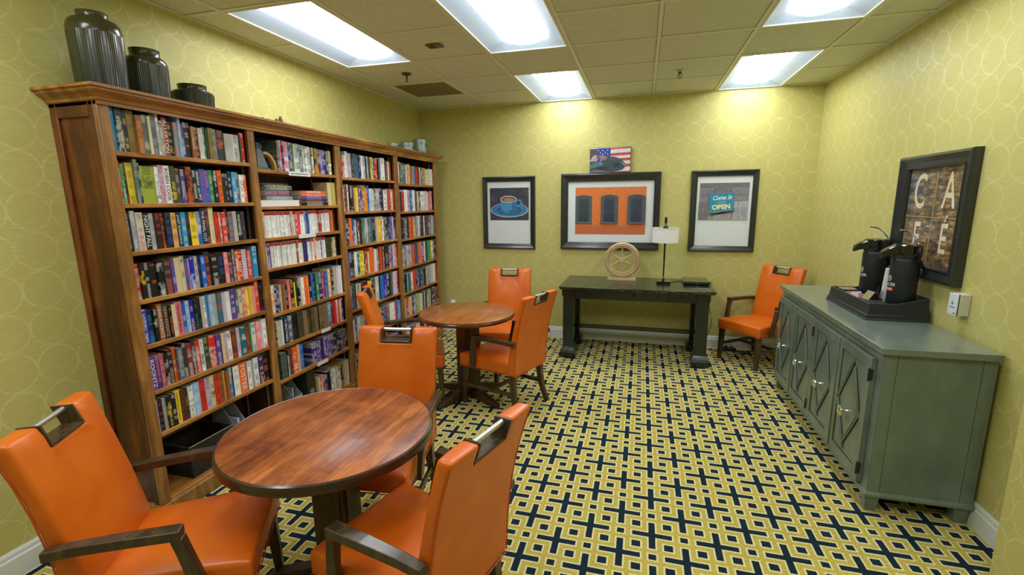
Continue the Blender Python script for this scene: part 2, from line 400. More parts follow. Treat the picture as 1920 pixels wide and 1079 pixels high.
# air return panel in the tile slot near the far left corner
o = thing('air_return', 'dark olive square return air panel in the ceiling near far left corner', 'vent', (-1.525, -.915, H))
mb = MB()
for a, b, c_, d in ((-.29, .29, -.29, -.265), (-.29, .29, .265, .29), (-.29, -.265, -.265, .265), (.265, .29, -.265, .265)): mb.box(a, b, c_, d, -.002, .02)
obj('frame', mb, 'tbar', o)
dk = plain('return_panel_dark', (132, 126, 88), .7)
obj('perforated_panel', MB().box(-.265, .265, -.265, .265, .006, .014), dk, o)
mb = MB()
for k in range(31): mb.box(-.262+k*.0172, -.2595+k*.0172, -.262, .262, .0045, .006)
obj('panel_rib', mb, dk, o)['kind'] = 'stuff'
nm = {(-1.83, -3.05): 'long ceiling light panel nearest the bookcase, at upper left', (-.61, -3.05): 'long ceiling light panel cut by the top edge, upper middle',
      (1.22, -3.05): 'ceiling light panel cut by the top edge, upper right', (-.61, -1.22): 'ceiling light panel above the brick building picture',
      (1.22, -1.22): 'ceiling light panel near the far right corner of the room'}
for x, y, vis in lights:
    lb = nm.get((x, y), {-1.83: 'leftmost', -.61: 'middle', 1.22: 'rightmost'}[x]+' ceiling light panel of the row behind the viewpoint')
    o = thing('ceiling_light', lb, 'light', (x+T/2, y+T, H), 0, None if (x, y) in nm else 'ceiling lights behind the viewpoint')
    a, b = T/2-.013, T-.013; mb = MB(); e = .012
    for k in ((-a, a, -b, -b+e), (-a, a, b-e, b), (-a, -a+e, -b+e, b-e), (a-e, a, -b+e, b-e)): mb.box(*k, -.003, .02)
    obj('frame', mb, 'tbar', o)
    a -= e; b -= e; c_, d, zt = .165, b-.06, .05
    for sx in (-1, 1):
        obj('side_lens', MB().poly([(sx*a, -b, .004), (sx*a, b, .004), (sx*c_, d, zt), (sx*c_, -d, zt)]), 'side', o, fix=False)
    for sy in (-1, 1):
        obj('end_lens', MB().poly([(-a, sy*b, .004), (a, sy*b, .004), (c_, sy*d, zt), (-c_, sy*d, zt)]), 'side', o, fix=False)
    mb = MB(); n = 10; R_ = []
    for k in range(n+1):
        u = -1+2*k/n; R_.append([(c_*u, -d, zt-.03*(1-u*u)), (c_*u, d, zt-.03*(1-u*u))])
    mb.rings(R_, closed=False, cap=False); obj('center_lens', mb, 'lens', o, smooth=True, fix=False)
# sprinklers and detector
br = plain('aged_brass', (92, 86, 58), .35, .8)
def sprinkler(name, label, x, y):
    o = thing(name, label, 'sprinkler', (x, y, H)); return o
o = sprinkler('fire_sprinkler', 'pendant sprinkler with round plate below the ceiling, far left', -1.46, -1.523)
obj('plate', MB().lathe([(.0, .0), (.042, 0), (.038, -.006), (.012, -.008), (0, -.008)], n=24), br, o, smooth=True)
obj('stem', MB().lathe([(0, 0), (.009, 0), (.008, -.045), (.005, -.055), (.013, -.058), (.013, -.062), (0, -.062)], n=16), br, o, smooth=True)
o = sprinkler('fire_sprinkler', 'upright oval sprinkler cage on a round ceiling plate, right of centre', .812, -.897)
obj('plate', MB().lathe([(.0, .0), (.032, 0), (.03, -.005), (0, -.006)], n=24), 'tbar', o, smooth=True)
obj('stem', MB().lathe([(0, 0), (.014, 0), (.012, -.02), (.004, -.024), (.003, -.05), (0, -.05)], n=16), br, o, smooth=True)
obj('cage', MB().tube([(.016*math.sin(t_*PI/8*1.0), 0, -.036+.026*math.cos(t_*PI/8)) for t_ in range(16)], .0025, 6, closed=True), br, o, smooth=True)
o = thing('ceiling_plate', 'small grey square junction plate on ceiling between the two left lights', 'fixture', (-.916, -2.134, H))
obj('plate', MB().box(-.055, .055, -.04, .04, -.006, .004), plain('grey_metal_plate', (112, 110, 84), .5, .3), o, bevel=.002)
obj('opening', MB().box(-.035, .0, -.028, .028, -.0075, -.005), 'cabgroove', o)

# ------------------------------------------------------------ bookcase
XF, BY0, BY1, BZ = -1.80, -3.80, -.24, 2.095
bc = thing('bookcase', 'tall four-bay wooden bookcase full of books along left wall', 'bookcase', (-1.95, -2.02, 0))
def P(name, mb, mat, **k):
    o = obj(name, mb, mat, **k); o.parent = bc; o.matrix_parent_inverse = Matrix.Translation((1.95, 2.02, 0)); return o
P('side_panel', MB().box(XL+.002, XF-.022, BY0, BY0+.022, 0, BZ), 'sidewood')
P('side_panel', MB().box(XL+.002, XF-.022, BY1-.022, BY1, 0, BZ), 'sidewood')
for a, b in ((XL+.002, XL+.045), (XF-.055, XF-.022)):
    P('side_stile', MB().box(a, b, BY0-.012, BY0, 0, BZ), 'sidewood', bevel=.003)
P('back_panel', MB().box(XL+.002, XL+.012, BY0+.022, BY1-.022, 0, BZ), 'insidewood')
P('side_rail', MB().box(XL+.045, XF-.055, BY0-.012, BY0, 2.03, BZ), 'sidewood')
P('plinth', MB().box(XL+.004, XF+.012, BY0-.02, BY1+.02, 0, .095), 'stilewood', bevel=.006)
st = [(BY0-.012, -3.76), (-2.985, -2.93), (-2.13, -2.06), (-1.213, -1.139), (-.30, BY1)]
for k, (a, b) in enumerate(st):
    P('face_stile', MB().box(XF-.022, XF, a, b, .095, BZ), 'stilewood', bevel=.003)
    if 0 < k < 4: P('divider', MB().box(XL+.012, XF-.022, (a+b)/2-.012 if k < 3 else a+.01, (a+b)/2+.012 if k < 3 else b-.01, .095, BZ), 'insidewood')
# cornice, a swept profile returning on both ends
prof = [(0, 2.078), (.012, 2.078), (.012, 2.092), (.02, 2.096), (.022, 2.108), (.034, 2.118), (.05, 2.126), (.058, 2.132), (.058, 2.139), (.07, 2.143), (.07, 2.155), (0, 2.155)]
A = [(XL+.002, BY0-d, z) for d, z in prof]; B_ = [(XF+d, BY0-d, z) for d, z in prof]; C_ = [(XF+d, BY1+d, z) for d, z in prof]; D_ = [(XL+.002, BY1+d, z) for d, z in prof]
mb = MB(); mb.rings([A, B_, C_, D_]); P('cornice', mb, 'shelfwood')
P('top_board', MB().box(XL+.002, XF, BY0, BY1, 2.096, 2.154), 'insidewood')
bays = [(-3.76, -2.985, [1.883, 1.643, 1.415, 1.176, .948, .706, .475, .11]), (-2.93, -2.13, [1.85, 1.617, 1.414, 1.214, .905, .672, .432, .11]),
        (-2.06, -1.213, [1.839, 1.56, 1.275, 1.005, .728, .45, .11]), (-1.139, -.30, [1.817, 1.538, 1.26, .97, .697, .43, .11])]
for bi, (a, b, zs) in enumerate(bays):
    for z in zs:
        P('shelf', MB().box(XL+.014, XF-.001 if z > .2 else XF-.001, a+.001, b-.001, z-.021, z), 'shelfwood', bevel=.002)
    for xx in (XF-.06, XL+.06):
        mb = MB().box(xx-.008, xx+.008, b-.004, b-.001, .12, 2.07); 
        for k in range(60): mb.box(xx-.004, xx+.004, b-.0048, b-.004, .14+k*.032, .152+k*.032)
        P('shelf_standard', mb, 'steel')
def card(y0, y1, z, txt=None):
    o = P('shelf_card', MB().box(XF, XF+.0012, y0, y1, z-.026, z+.002), 'white')
    if txt:
        mb = MB(); rk = random.Random(2); y = y0+.02
        while y < y1-.03:
            q = rk.uniform(.004, .014); mb.box(XF+.0012, XF+.0016, y, y+q, z-.015, z-.009); y += q+.003
        obj('faded_lettering', mb, 'cabgroove', o, fix=False)['kind'] = 'stuff'
card(-2.66, -2.44, 1.85, 'LARGE PRINT BOOKS'); card(-2.62, -2.44, 1.414); card(-2.55, -2.42, .432); card(-2.47, -2.36, .672); card(-1.80, -1.72, .728)

# ------------------------------------------------------------ books
PAL = {'k': ((22, 22, 26), 'black'), 'K': ((44, 48, 56), 'charcoal'), 'n': ((28, 36, 72), 'navy'), 'b': ((36, 92, 190), 'blue'), 'B': ((26, 34, 190), 'royal blue'),
 'l': ((128, 176, 222), 'light blue'), 'c': ((42, 148, 200), 'sky blue'), 't': ((34, 100, 122), 'teal'), 'g': ((44, 140, 96), 'green'), 'G': ((24, 78, 56), 'dark green'),
 'o': ((236, 104, 34), 'orange'), 'r': ((208, 50, 36), 'red'), 'R': ((150, 44, 44), 'dark red'), 'm': ((96, 48, 36), 'brown red'), 'N': ((156, 92, 46), 'tan brown'),
 'y': ((236, 208, 52), 'yellow'), 'Y': ((142, 122, 54), 'olive gold'), 'w': ((226, 230, 230), 'white'), 'W': ((184, 184, 178), 'pale grey'), 's': ((146, 152, 160), 'silver grey'),
 'S': ((88, 100, 120), 'slate'), 'p': ((98, 66, 160), 'purple'), 'P': ((226, 122, 134), 'pink'), 'i': ((188, 178, 204), 'lilac'), 'u': ((56, 46, 118), 'deep violet'),
 'e': ((214, 202, 158), 'cream'), 'v': ((158, 172, 58), 'lime green'), 'a': ((222, 166, 96), 'light tan'), 'd': ((62, 64, 42), 'dark olive'), 'f': ((80, 100, 92), 'grey green'), 'q': ((122, 104, 76), 'worn beige')}
DATA = """
1 1 cl37531.37303.195 Kw37303.37008.197 ky37008.36796.192 Yd36796.36414.195 Na36414.36114.180 fw36114.35827.183 ew35827.35690.183 SW35690.35392.196 wk35392.35238.202 Wk35238.35066.170 Rw35066.34795.190 ky34795.34510.172 sP34510.34279.172 lw34279.34111.202 pw34111.33901.172 kw33901.33558.185 Ne33558.33324.168 me33324.33100.165 wP33100.32834.165 gw32834.32632.172 dd32632.32498.165 Yd32498.32219.172 sk32219.31883.172 Ko31883.31404.172 Ws31404.31104.158 WW31104.30797.158 wk30797.30321.160 dd30321.30221.160 rw30221.29925.175
1 2 rw37570.37466.200 gw37466.37327.182 ko37327.37150.180 yk37150.36824.192 fW36824.36621.210 kw36621.36527.195 vk36527.35811.182 wk35811.35631.182 ir35631.35373.192 wk35373.35030.192 dy35030.34752.192 dW34752.34511.178 kb34511.34445.178 pw34445.34153.178 ko34153.33808.190 kw33808.33550.175 Kw33550.33334.175 br33334.32968.186 bP32968.32718.182 gy32718.32437.184 nw32437.32230.180 ok32230.31967.182 ka31967.31671.168 kw31671.31452.168 nw31452.31202.182 cw31202.30919.182 Sw30919.30688.180 wk30688.30425.168 ow30425.30096.168
1 3 kw37570.37321.196 sw37321.37087.196 Wr37087.36748.186 ka36748.36455.184 sw36455.36212.182 kr36212.35894.180 ko35894.35659.180 kb35659.35310.180 ak35310.35023.180 nw35023.34784.180 cy34784.34515.180 kp34515.34276.180 yk34276.33852.182 bw33852.33563.184 nw33563.33249.200 Ko33249.33034.200 eW33034.32718.206 rk32718.32455.178 wk32455.32294.176 rw32294.31997.176 ka31997.31778.194 So31778.31406.176 WW31406.31107.176 kw31107.30802.176 Kr30802.30547.178
1 4 WW37570.37519.165 rw37519.37280.178 ky37280.37054.176 kw37054.36769.178 ko36769.36403.178 kw36403.36122.180 Ko36122.35697.182 pw35697.35500.180 ee35500.35177.184 ek35177.34929.192 br34929.34761.172 ir34761.34613.172 Bw34613.34355.176 Wk34355.34157.180 kb34157.33957.172 bw33957.33686.178 Ko33686.33339.196 kw33339.32862.178 kb32862.32444.178 Pw32444.32142.180 mW32142.31910.178 nw31910.31676.192 ow31676.31437.178 ry31437.31085.188 iw31085.30725.186 rw30725.30442.180 iw30442.30385.176 cw30385.30008.194
1 5 Bw37570.37254.180 nc37254.36956.172 kw36956.36765.172 NW36765.36504.190 Kp36504.36179.186 ko36179.36023.172 eW36023.35798.172 Pk35798.35422.182 bw35422.35195.172 lw35195.34950.172 By34950.34727.174 kg34727.34488.180 kp34488.34333.178 WW34333.34154.180 wk34154.33995.180 cr33995.33789.180 lw33789.33508.178 Ws33508.33246.178 tr33246.32931.180 iW32931.32633.178 we32633.32329.178 pw32329.31940.182 Sw31940.31755.180 ek31755.31486.178 Pw31486.31213.180 yk31213.30991.180 ay30991.30680.180 PW30680.30450.178 re30450.30158.200 kp30158.29890.184
1 6 pw37551.37276.176 uP37276.37033.176 KK37033.36958.170 Pk36958.36747.176 kw36747.36592.168 na36592.36315.182 ow36315.36074.192 Se36074.35765.176 Kw35765.35492.192 Rw35492.35169.182 Kw35169.34950.196 rw34950.34659.184 wk34659.34432.186 Ga34432.34106.190 rw34106.33653.188 pw33653.33358.184 kk33358.33309.170 ey33309.33109.182 iP33109.32880.182 wk32880.32570.186 mo32570.32226.186 iw32226.31956.186 tw31956.31542.186 mo31542.31231.186 gg31231.31087.186 wn31087.30738.186 Pw30738.30410.188 iw30410.30228.180 wr30228.29890.192
1 7 lw37551.37391.172 kr37391.37193.172 sW37193.36992.174 ky36992.36765.178 kw36765.36511.178 yk36511.36190.184 mk36190.35914.176 Ka35914.35743.174 wk35743.35483.182 lw35483.35059.186 rk35059.34675.190 ip34675.34367.186 ek34367.34092.186 rk34092.33783.182 Nk33783.33496.184 ao33496.33322.186 NN33322.33115.180 cw33115.32845.188 mm32845.32785.186 wW32785.32354.188 ow32354.31813.194 uu31813.31768.180 wn31768.31487.188 WW31487.31220.182 wn31220.30846.188 uy30846.30429.190 ko30429.29927.192
2 1 fW27236.27034.200 Pw27034.26820.203 pw26820.26713.200 PN26713.26473.198 iP26473.26208.198 By26208.26029.198 gy26029.25802.197 Ww25802.25550.196 tw25550.25246.196 fw25246.25057.194 Sw25057.24817.192 wk24817.24623.192 wk24623.24427.190 wk24427.24204.190 wk24204.23978.188 nw23978.23897.188 wk23897.23774.186 Ry23774.23543.186 Gy23543.23256.184 rw23256.23018.184 pw23018.22776.182 iw22776.22641.182 uw22641.22450.182 Bw22450.22257.180 dw22257.22006.180 Yw22006.21637.178
2 3 Wr29190.29054.168 wr29054.28776.168 wr28776.28466.168 wr28466.28265.168 wr28265.28033.168 wr28033.27827.168 wr27827.27648.168 wr27648.27528.168 wr27528.27377.168 wr27377.27224.168 wr27224.27039.168 wr27039.26883.168 wr26883.26694.168 Wr26694.26471.168 wr26471.26245.168 rw26245.26016.168 rP26016.25717.168 wr25717.25515.168 wr25515.25276.168 sb25276.25069.168 bn25069.24825.168 wr24825.24648.168 wr24648.24469.168 wr24469.24253.168 wo24253.24070.168 wo24070.23886.168 wo23886.23737.168 Rw23737.23512.168 nR23512.23398.168 ws23398.23246.168 ws23246.22976.168 wr22976.22424.170 NN22424.22142.168 oN22142.21897.165
2 4 wr29224.29057.165 pw29057.28774.168 wr28774.28631.165 wr28631.28457.165 wr28457.28281.165 wr28281.28104.165 wr28104.27925.165 wr27925.27804.165 wr27804.27652.165 wr27652.27406.165 wr27406.27251.165 wr27251.27062.165 wr27062.26872.165 wr26872.26711.165 wr26711.26549.165 wr26549.26386.165 Nw26386.26221.165 wr26221.26021.165 wr26021.25852.165 wr25852.25648.165 un25648.25442.168 un25442.25233.168 wr25233.25057.165 wr25057.24879.165 wr24879.24736.165 wr24736.24555.165 ow24555.24298.165 wr24298.24076.165 wr24076.23889.165 wP23889.23737.165 pw23737.23508.165 wr23508.23276.165 wr23276.23041.165 dk23041.22360.155 ek22360.21989.152 kk21989.21864.150
2 5 eo29111.28791.190 Bw28791.28691.178 Kw28691.28525.172 Sy28525.28311.176 Ww28311.28105.180 NN28105.27870.182 kW27870.27579.172 PN27579.27310.205 ky27310.26981.205 yy26981.26870.178 dk26870.26589.215 nw26589.26390.205 ee26390.26189.200 wP26189.25898.200 oo25898.25661.212 oe25661.25452.206 kw25452.25179.208 bb25179.24932.214 ks24932.24652.188 gw24652.24398.208 lw24398.24335.200 uw24335.23914.212 re23914.23684.200 bl23684.23351.204 RR23351.23249.200 eY23249.22977.225 oo22977.22735.200 kw22735.22455.214 WW22455.22136.228 iw22136.21920.225 wl21920.21481.228
2 6 ek29049.28939.178 Ws28939.28578.176 ww28578.28437.176 tc28437.28294.198 nw28294.27889.188 Sw27889.27444.186 kd27444.26926.192 dd26926.26393.190 qq26393.25974.190 dq25974.25546.186 dq25546.25175.186 qq25175.24658.190 kk24658.24552.190 qd24552.24090.190 qq24090.23541.190 lk23541.23129.194 RW23129.22824.192 rr22824.22554.192 wr22554.22318.190 ro22318.22120.192 ew22120.21880.190 pw21880.21637.198
2 7 fK28924.28408.190 nn28408.28299.150 ek28299.28152.150 mS28152.27779.188 ow27779.27283.190 aW27283.26970.200 bl26970.26612.190
2 7 uw25831.25591.160 uw25591.25182.160 pw25182.24999.160 pw24999.24764.160 uk24764.24336.168 pw24336.24118.168 pw24118.23916.168 pw23916.23495.168 uw23495.23175.168 kw23175.22709.168 nw22709.22442.168 uw22442.22134.168 uw22134.21919.168 nw21919.21661.168 kw21661.21340.168
2 8 ee25398.25176.190 rw25176.24951.190 wr24951.24770.190 rw24770.24678.190 uw24678.24262.190 kk24262.23836.200 wk23836.23692.190 wk23692.23401.210 wr23401.22957.205 wk22957.22553.200 ny22553.22297.215 WW22297.21985.215 ey21985.21637.215 wW21637.21369.215
3 1 ow20525.20239.185 rw20239.19959.175 wl19959.19674.180 wW19674.19386.210 iw19386.18896.200 Ks18896.18696.200 tk18696.18444.205 fk18444.18164.200 bk18164.17827.195 Kw17827.17618.195 ww17618.17245.195 wk17245.16867.195 Kn16867.16746.190 lw16746.16370.195 dk16370.16089.190 yk16089.15747.195 Wk15747.15487.190 Rw15487.15283.190 rw15283.14869.190 kk14869.14737.185 Sl14737.14386.190 wS14386.13706.200 Kk13706.13517.190 Sr13517.13134.180 ww13134.12875.178 rr12875.12613.172
3 2 wk20524.20266.215 ko20266.19836.225 wk19836.19759.225 Rw19759.19496.220 kw19496.19100.225 fk19100.18848.218 aa18848.18594.200 yy18594.18258.200 pw18258.17917.205 mw17917.17705.200 ak17705.17164.222 oy17164.16944.200 bl16944.16554.222 wl16554.16099.200 Ww16099.15839.190 Sw15839.15458.205 WS15458.14859.200 Kw14859.14492.210 Kb14492.14244.195 wk14244.13676.190 ip13676.13355.200 ro13355.12963.200 wk12963.12565.195 ro12565.12160.198
3 3 wk20570.20383.225 Kw20383.20146.222 Kw20146.19906.222 oP19906.19542.230 nw19542.19369.228 bw19369.19071.225 ww19071.18869.215 ff18869.18716.212 Rw18716.18459.205 kk18459.18147.210 ke18147.17936.215 gl17936.17670.225 sw17670.17345.225 ws17345.17126.228 fl17126.16738.230 Sk16738.16399.230 kW16399.16171.228 KW16171.15881.228 WW15881.15588.228 yo15588.15021.228 PP15021.14747.220 wk14747.14439.228 fw14439.14064.225 Kw14064.13618.222 nw13618.13294.220 bo13294.12834.220 iw12834.12567.222 kw12567.12160.215
3 4 bB20457.20277.225 kw20277.19913.222 kW19913.19541.220 wi19541.19163.215 tw19163.18778.212 yk18778.18101.215 kw18101.17899.195 rw17899.17579.200 dk17579.17402.195 ee17402.17104.192 oo17104.16402.230 ww16402.16184.210 wW16184.15869.200 kw15869.15453.225 ro15453.15226.222 mr15226.14830.218 Rw14830.14563.218 kl14563.13847.225 rw13847.13498.210 bl13498.13179.218 nn13179.13022.210 iw13022.12602.222 ow12602.12160.225
3 5 pw20341.20197.215 fk20197.19794.225 Kk19794.19609.222 ww19609.19384.215 Wk19384.19081.215 ew19081.18773.212 nr18773.18343.215 kk18343.17784.212 yy17784.17210.205 kw17210.16875.225 kW16875.16535.225 wf16535.16016.228 kk16016.15663.220 bc15663.15033.225 Bi15033.14572.230 kw14572.14103.225 kk14103.13720.225 ft13720.13332.225 iw13332.12737.228 rw12737.12231.228
3 6 ww20570.20132.190 bw20132.19759.195 wr19759.19304.200 Ws19304.18995.195 ek18995.18523.190 kw18523.18041.190 tw18041.17548.190 Ww17548.16874.190 sk16874.16530.185 nk16530.16092.190 Wk16092.15735.190 Kw15735.15282.188 bo15282.14913.190 fo14913.14443.188 mk14443.14253.175 ww14253.13770.198 we13770.13179.200 oo13179.12928.200 pp12928.12675.205 lB12675.12160.200
3 7 ww20570.20150.190 Kw20150.19793.195 wr19793.19356.200 ss19356.19060.195 ek19060.18607.190 kw18607.18145.190 nw18145.17672.190 Ww17672.17026.190 sk17026.16695.185 nk16695.16275.190 rk16275.15933.190 Kw15933.15499.188 bo15499.15145.190 fo15145.14695.188 mk14695.14512.175 ww14512.14050.198 we14050.13482.200 ow13482.13241.200 pp13241.12999.205 kB12999.12505.200
4 1 wP11261.10870.215 KK10870.10672.210 fw10672.10406.210 fw10406.10069.205 Sl10069.9520.200 ww9520.9171.195 ao9171.8602.205 Ne8602.8313.190 sp8313.7651.190 Sp7651.7200.195 rk7200.6702.190 kk6702.6431.190 wf6431.6038.190 fw6038.5639.185 ww5639.5494.180 PN5494.5153.190 yk5153.4824.185 wk4824.4365.175 Ww4365.3727.185 we3727.3030.185
4 2 sw11197.10916.220 dk10916.10689.200 rk10689.10229.198 ww10229.9523.222 ik9523.8920.218 pl8920.8551.220 cw8551.8302.220 ww8302.7669.222 fk7669.7282.200 eN7282.6956.210 mw6956.6357.205 wk6357.5608.212 iw5608.4695.215 ww4695.4552.200 Pr4552.3899.205 Wk3899.3305.215
4 3 Kk11054.10887.215 ks10887.10435.215 wk10435.10263.205 Sw10263.9858.215 nk9858.9386.215 on9386.8906.220 mm8906.8724.210 or8724.8355.222 ek8355.7981.220 sb7981.7537.220 wP7537.6825.225 kW6825.6495.222 kt6495.5958.225 wo5958.5549.220 nr5549.4993.222 bk4993.4711.218 Kw4711.3992.220 sw3992.3404.218 sl3404.3030.215
4 4 wk11040.10873.190 sk10873.10194.215 ip10194.9730.218 rw9730.9377.205 lw9377.9018.218 ok9018.8532.220 pk8532.8099.212 tk8099.7722.220 ok7722.7276.222 Pr7276.6558.226 pw6558.6090.222 ww6090.5683.222 Kk5683.5131.222 gg5131.4496.220 vv4496.4209.220 wk4209.3846.218 an3846.3478.210 kw3478.3030.225
4 5 Kw11166.10829.200 kk10829.10545.200 lc10545.10024.205 ff10024.9612.190 wk9612.9253.185 ee9253.9011.200 rr9011.8270.210 nw8270.7828.208 nb7828.7184.208 Bw7184.6855.205 dW6855.6456.205 kk6456.5982.200 sw5982.5431.200 sW5431.4653.210 WW4653.4000.215 ww4000.3407.215 ro3407.3030.220
4 6 ww11278.11051.195 sk11051.10730.200 rw10730.10217.205 aa10217.9451.205 mk9451.9305.200 bw9305.9010.205 wk9010.8661.195 fw8661.8409.200 vW8409.7897.205 WW7897.7689.200 ee7689.7056.195 un7056.6734.205 lw6734.6352.200 nn6352.5854.198 yk5854.5517.185 Wk5517.5060.195 WW5060.4829.198 dK4829.4361.205 kw4361.3643.210 rk3643.3338.190 kw3338.3030.195
4 7 ww11360.11081.195 sk11081.10799.200 ww10799.10369.205 Kk10369.9834.205 Wk9834.9237.200 bw9237.8933.205 wk8933.8574.195 rw8574.8314.200 wW8314.7787.205 WW7787.7574.200 ek7574.7141.195 un7141.6812.205 lw6812.6423.200 nn6423.5914.198 rk5914.5569.185 Wk5569.5103.195 WW5103.4867.198 dK4867.4389.205 kw4389.3656.210 rk3656.3345.190 kw3345.3030.195"""
camp = cam.matrix_world.translation
allb = []
for ln in DATA.strip().split('\n'):
    tk = ln.split(); bi, si = int(tk[0]), int(tk[1]); z = bays[bi-1][2][si-1]; n = 0
    if allb and allb[-1]['b'] == bi and allb[-1]['s'] == si: n = allb[-1]['n']
    for t_ in tk[2:]:
        c_, a_ = t_[0], t_[1]; y0, y1, h = t_[2:].split('.'); y0 = -int(y0)/1e4; y1 = -int(y1)/1e4; h = int(h)/1e3
        lim = ([2.095]+[q-.021 for q in bays[bi-1][2]])[si-1]-z-.004
        n += 1; rn = random.Random(len(allb)*13+5)
        h = min(h*rn.uniform(.985, 1.01), lim)
        d = min(rn.uniform(.105, .125) if h < .185 else rn.uniform(.135, .16), .22); rec = .012+rn.uniform(0, .014)
        D = (Vector((XF, (y0+y1)/2, z+h/2))-camp).length
        allb.append(dict(b=bi, s=si, n=n, z=z, y0=y0, y1=y1, h=h, c=c_, a=a_, d=d, rec=rec, area=(y1-y0)*h/D/D*abs(XF-camp.x)/D))
order = sorted(allb, key=lambda q: -q['area'])
for q in order[:287]: q['one'] = True
ordn = ['', 'first', 'second', 'third', 'fourth', 'fifth', 'sixth', 'seventh', 'eighth', 'ninth', 'tenth', 'eleventh', 'twelfth', 'thirteenth', 'fourteenth', 'fifteenth', 'sixteenth', 'seventeenth', 'eighteenth', 'nineteenth', 'twentieth']
def nth(k):
    if k <= 20: return ordn[k]
    return {2: 'twenty', 3: 'thirty', 4: 'forty'}[k//10]+'-'+ordn[k % 10] if k % 10 else {3: 'thirtieth', 4: 'fortieth'}[k//10]
bayn = {1: 'nearest', 2: 'second', 3: 'third', 4: 'farthest'}
def cover_geo(mb, w_, h, d, c=None, o=(0, 0, 0)):
    x, y, z = o; t = .0016; hw = w_/2-.0004
    mb.box(x-.002, x, y-hw, y+hw, z, z+h, c)
    mb.box(x-d, x-.002, y-hw, y-hw+t, z, z+h, c); mb.box(x-d, x-.002, y+hw-t, y+hw, z, z+h, c)
def page_geo(mb, w_, h, d, c=None, o=(0, 0, 0)):
    x, y, z = o; hw = max(w_/2-.0022, .0006); mb.box(x-d+.003, x-.002, y-hw, y+hw, z+.0015, z+h-.0025, c)
TITLES = {(1, 2, 10): ('ROBIN COOK', 'k'), (1, 3, 1): ('HARLAN COBEN STAY CLOSE', 'w'), (1, 2, 18): ('BATTLE', 'r'), (1, 5, 4): ('DEAN KOONTZ', 'w'), (1, 5, 5): ('DEAN KOONTZ', 'a'),
 (1, 6, 1): ('KOONTZ', 'w'), (1, 3, 10): ('JANET EVANOVICH', 'w'), (1, 4, 24): ('J.A. JANCE', 'w'), (1, 4, 25): ('J.A. JANCE', 'w'), (1, 7, 6): ('SANDFORD DARK OF THE MOON', 'k'), (1, 7, 21): ('FOSTER', 'w'), (1, 3, 15): ('THE FINAL CUT', 'w'), (1, 5, 8): ('THE HUNGER MOON', 'k'),
 (2, 6, 5): ('VI BROTHERS', 'w'), (1, 1, 11): ('ALLERTON', 'w'), (1, 3, 4): ('NIGHT FALL', 'w')}
stuff = MB(); stuffp = MB(); cnt = 0
for q in allb:
    w_ = q['y1']-q['y0']; col, nmc = PAL[q['c']]; acc = PAL[q['a']][0]; o = (XF-q['rec'], (q['y0']+q['y1'])/2, q['z'])
    rn = random.Random(q['n']*31+q['s']*7+q['b']); j = rn.uniform(.98, 1.3)
    cl = tuple(min(1, v*j) for v in lin(col)); al = lin(acc)
    if not q.get('one'):
        rb = (q['b'], q['s']) in ((2, 3), (2, 4)) and q['c'] == 'w'; al = lin((196, 196, 200)) if rb else al; cover_geo(stuff, w_, q['h'], q['d'], cl+al, o)
        if rb: stuff.box(o[0]-.0005, o[0]+.0006, o[1]-w_/2+.0004, o[1]+w_/2-.0004, o[2]+q['h']*.86, o[2]+q['h']*.995, lin((178, 48, 40))*2)
        page_geo(stuffp, w_, q['h'], q['d'], None, o); continue
    mb = MB(); cover_geo(mb, w_, q['h'], q['d']); b = obj('book', mb, 'book', fix=False); b.location = o
    b['col'] = cl; b['acc'] = al; b['thick'] = w_; b['tall'] = q['h']
    size = 'thick' if w_ > .032 else 'slim' if w_ < .016 else ''
    fin = ' with pages facing out' if q['c'] == 'q' else ''
    tag(b, ' '.join(f"{size} {nmc} book{fin}, {nth(q['n'])} from left, {nth(q['s'])} shelf, {bayn[q['b']]} bay".split()), 'book', 'books standing in the tall bookcase')
    mb = MB(); page_geo(mb, w_, q['h'], q['d']); obj('pages', mb, 'pages', b, fix=False)
    tt = TITLES.get((q['b'], q['s'], q['n']))
    if tt:
        b['acc'] = cl; vs, fs = text_mesh(tt[0], 1., bold=.01); L_ = max(v[0] for v in vs)-min(v[0] for v in vs); Hh = .72
        k = min(q['h']*.86/L_, w_*.72/Hh); k2 = q['h']*.86/L_; k2 = min(k2, k*1.25)
        mb = MB(); mb.add([(.0006, v[1]*k, q['h']/2-v[0]*k2) for v in vs], fs)
        obj('title', mb, plain('title_ink_'+nmc.replace(' ', '_'), PAL[tt[1]][0], .5), b, fix=False)
    # library labels on the second bay's upper row
    if (q['b'], q['s']) == (2, 1):
        obj('spine_label', MB().box(0, .0006, -w_/2+.001, w_/2-.001, q['h']*.36, q['h']*.48), 'white', b); obj('spine_label', MB().box(0, .0006, -w_/2+.001, w_/2-.001, .004, .022), 'white', b)
    if (q['b'], q['s']) in ((2, 3), (2, 4)) and q['c'] == 'w' and q['a'] in 'ro':
        mb = MB().box(-.0005, .0006, -w_/2+.0004, w_/2-.0004, q['h']*.86, q['h']*.995); obj('red_head_band', mb, MT.setdefault('redband', plain('red_spine_band', (178, 48, 40), .5)), b); b['acc'] = lin((196, 196, 200))
o = obj('distant_books', stuff, 'books', fix=False); tag(o, 'many smaller books filling the middle and far bays of the bookcase', 'books', None, 'stuff')
p = obj('pages', stuffp, 'pages', o, fix=False); p['kind'] = 'stuff'

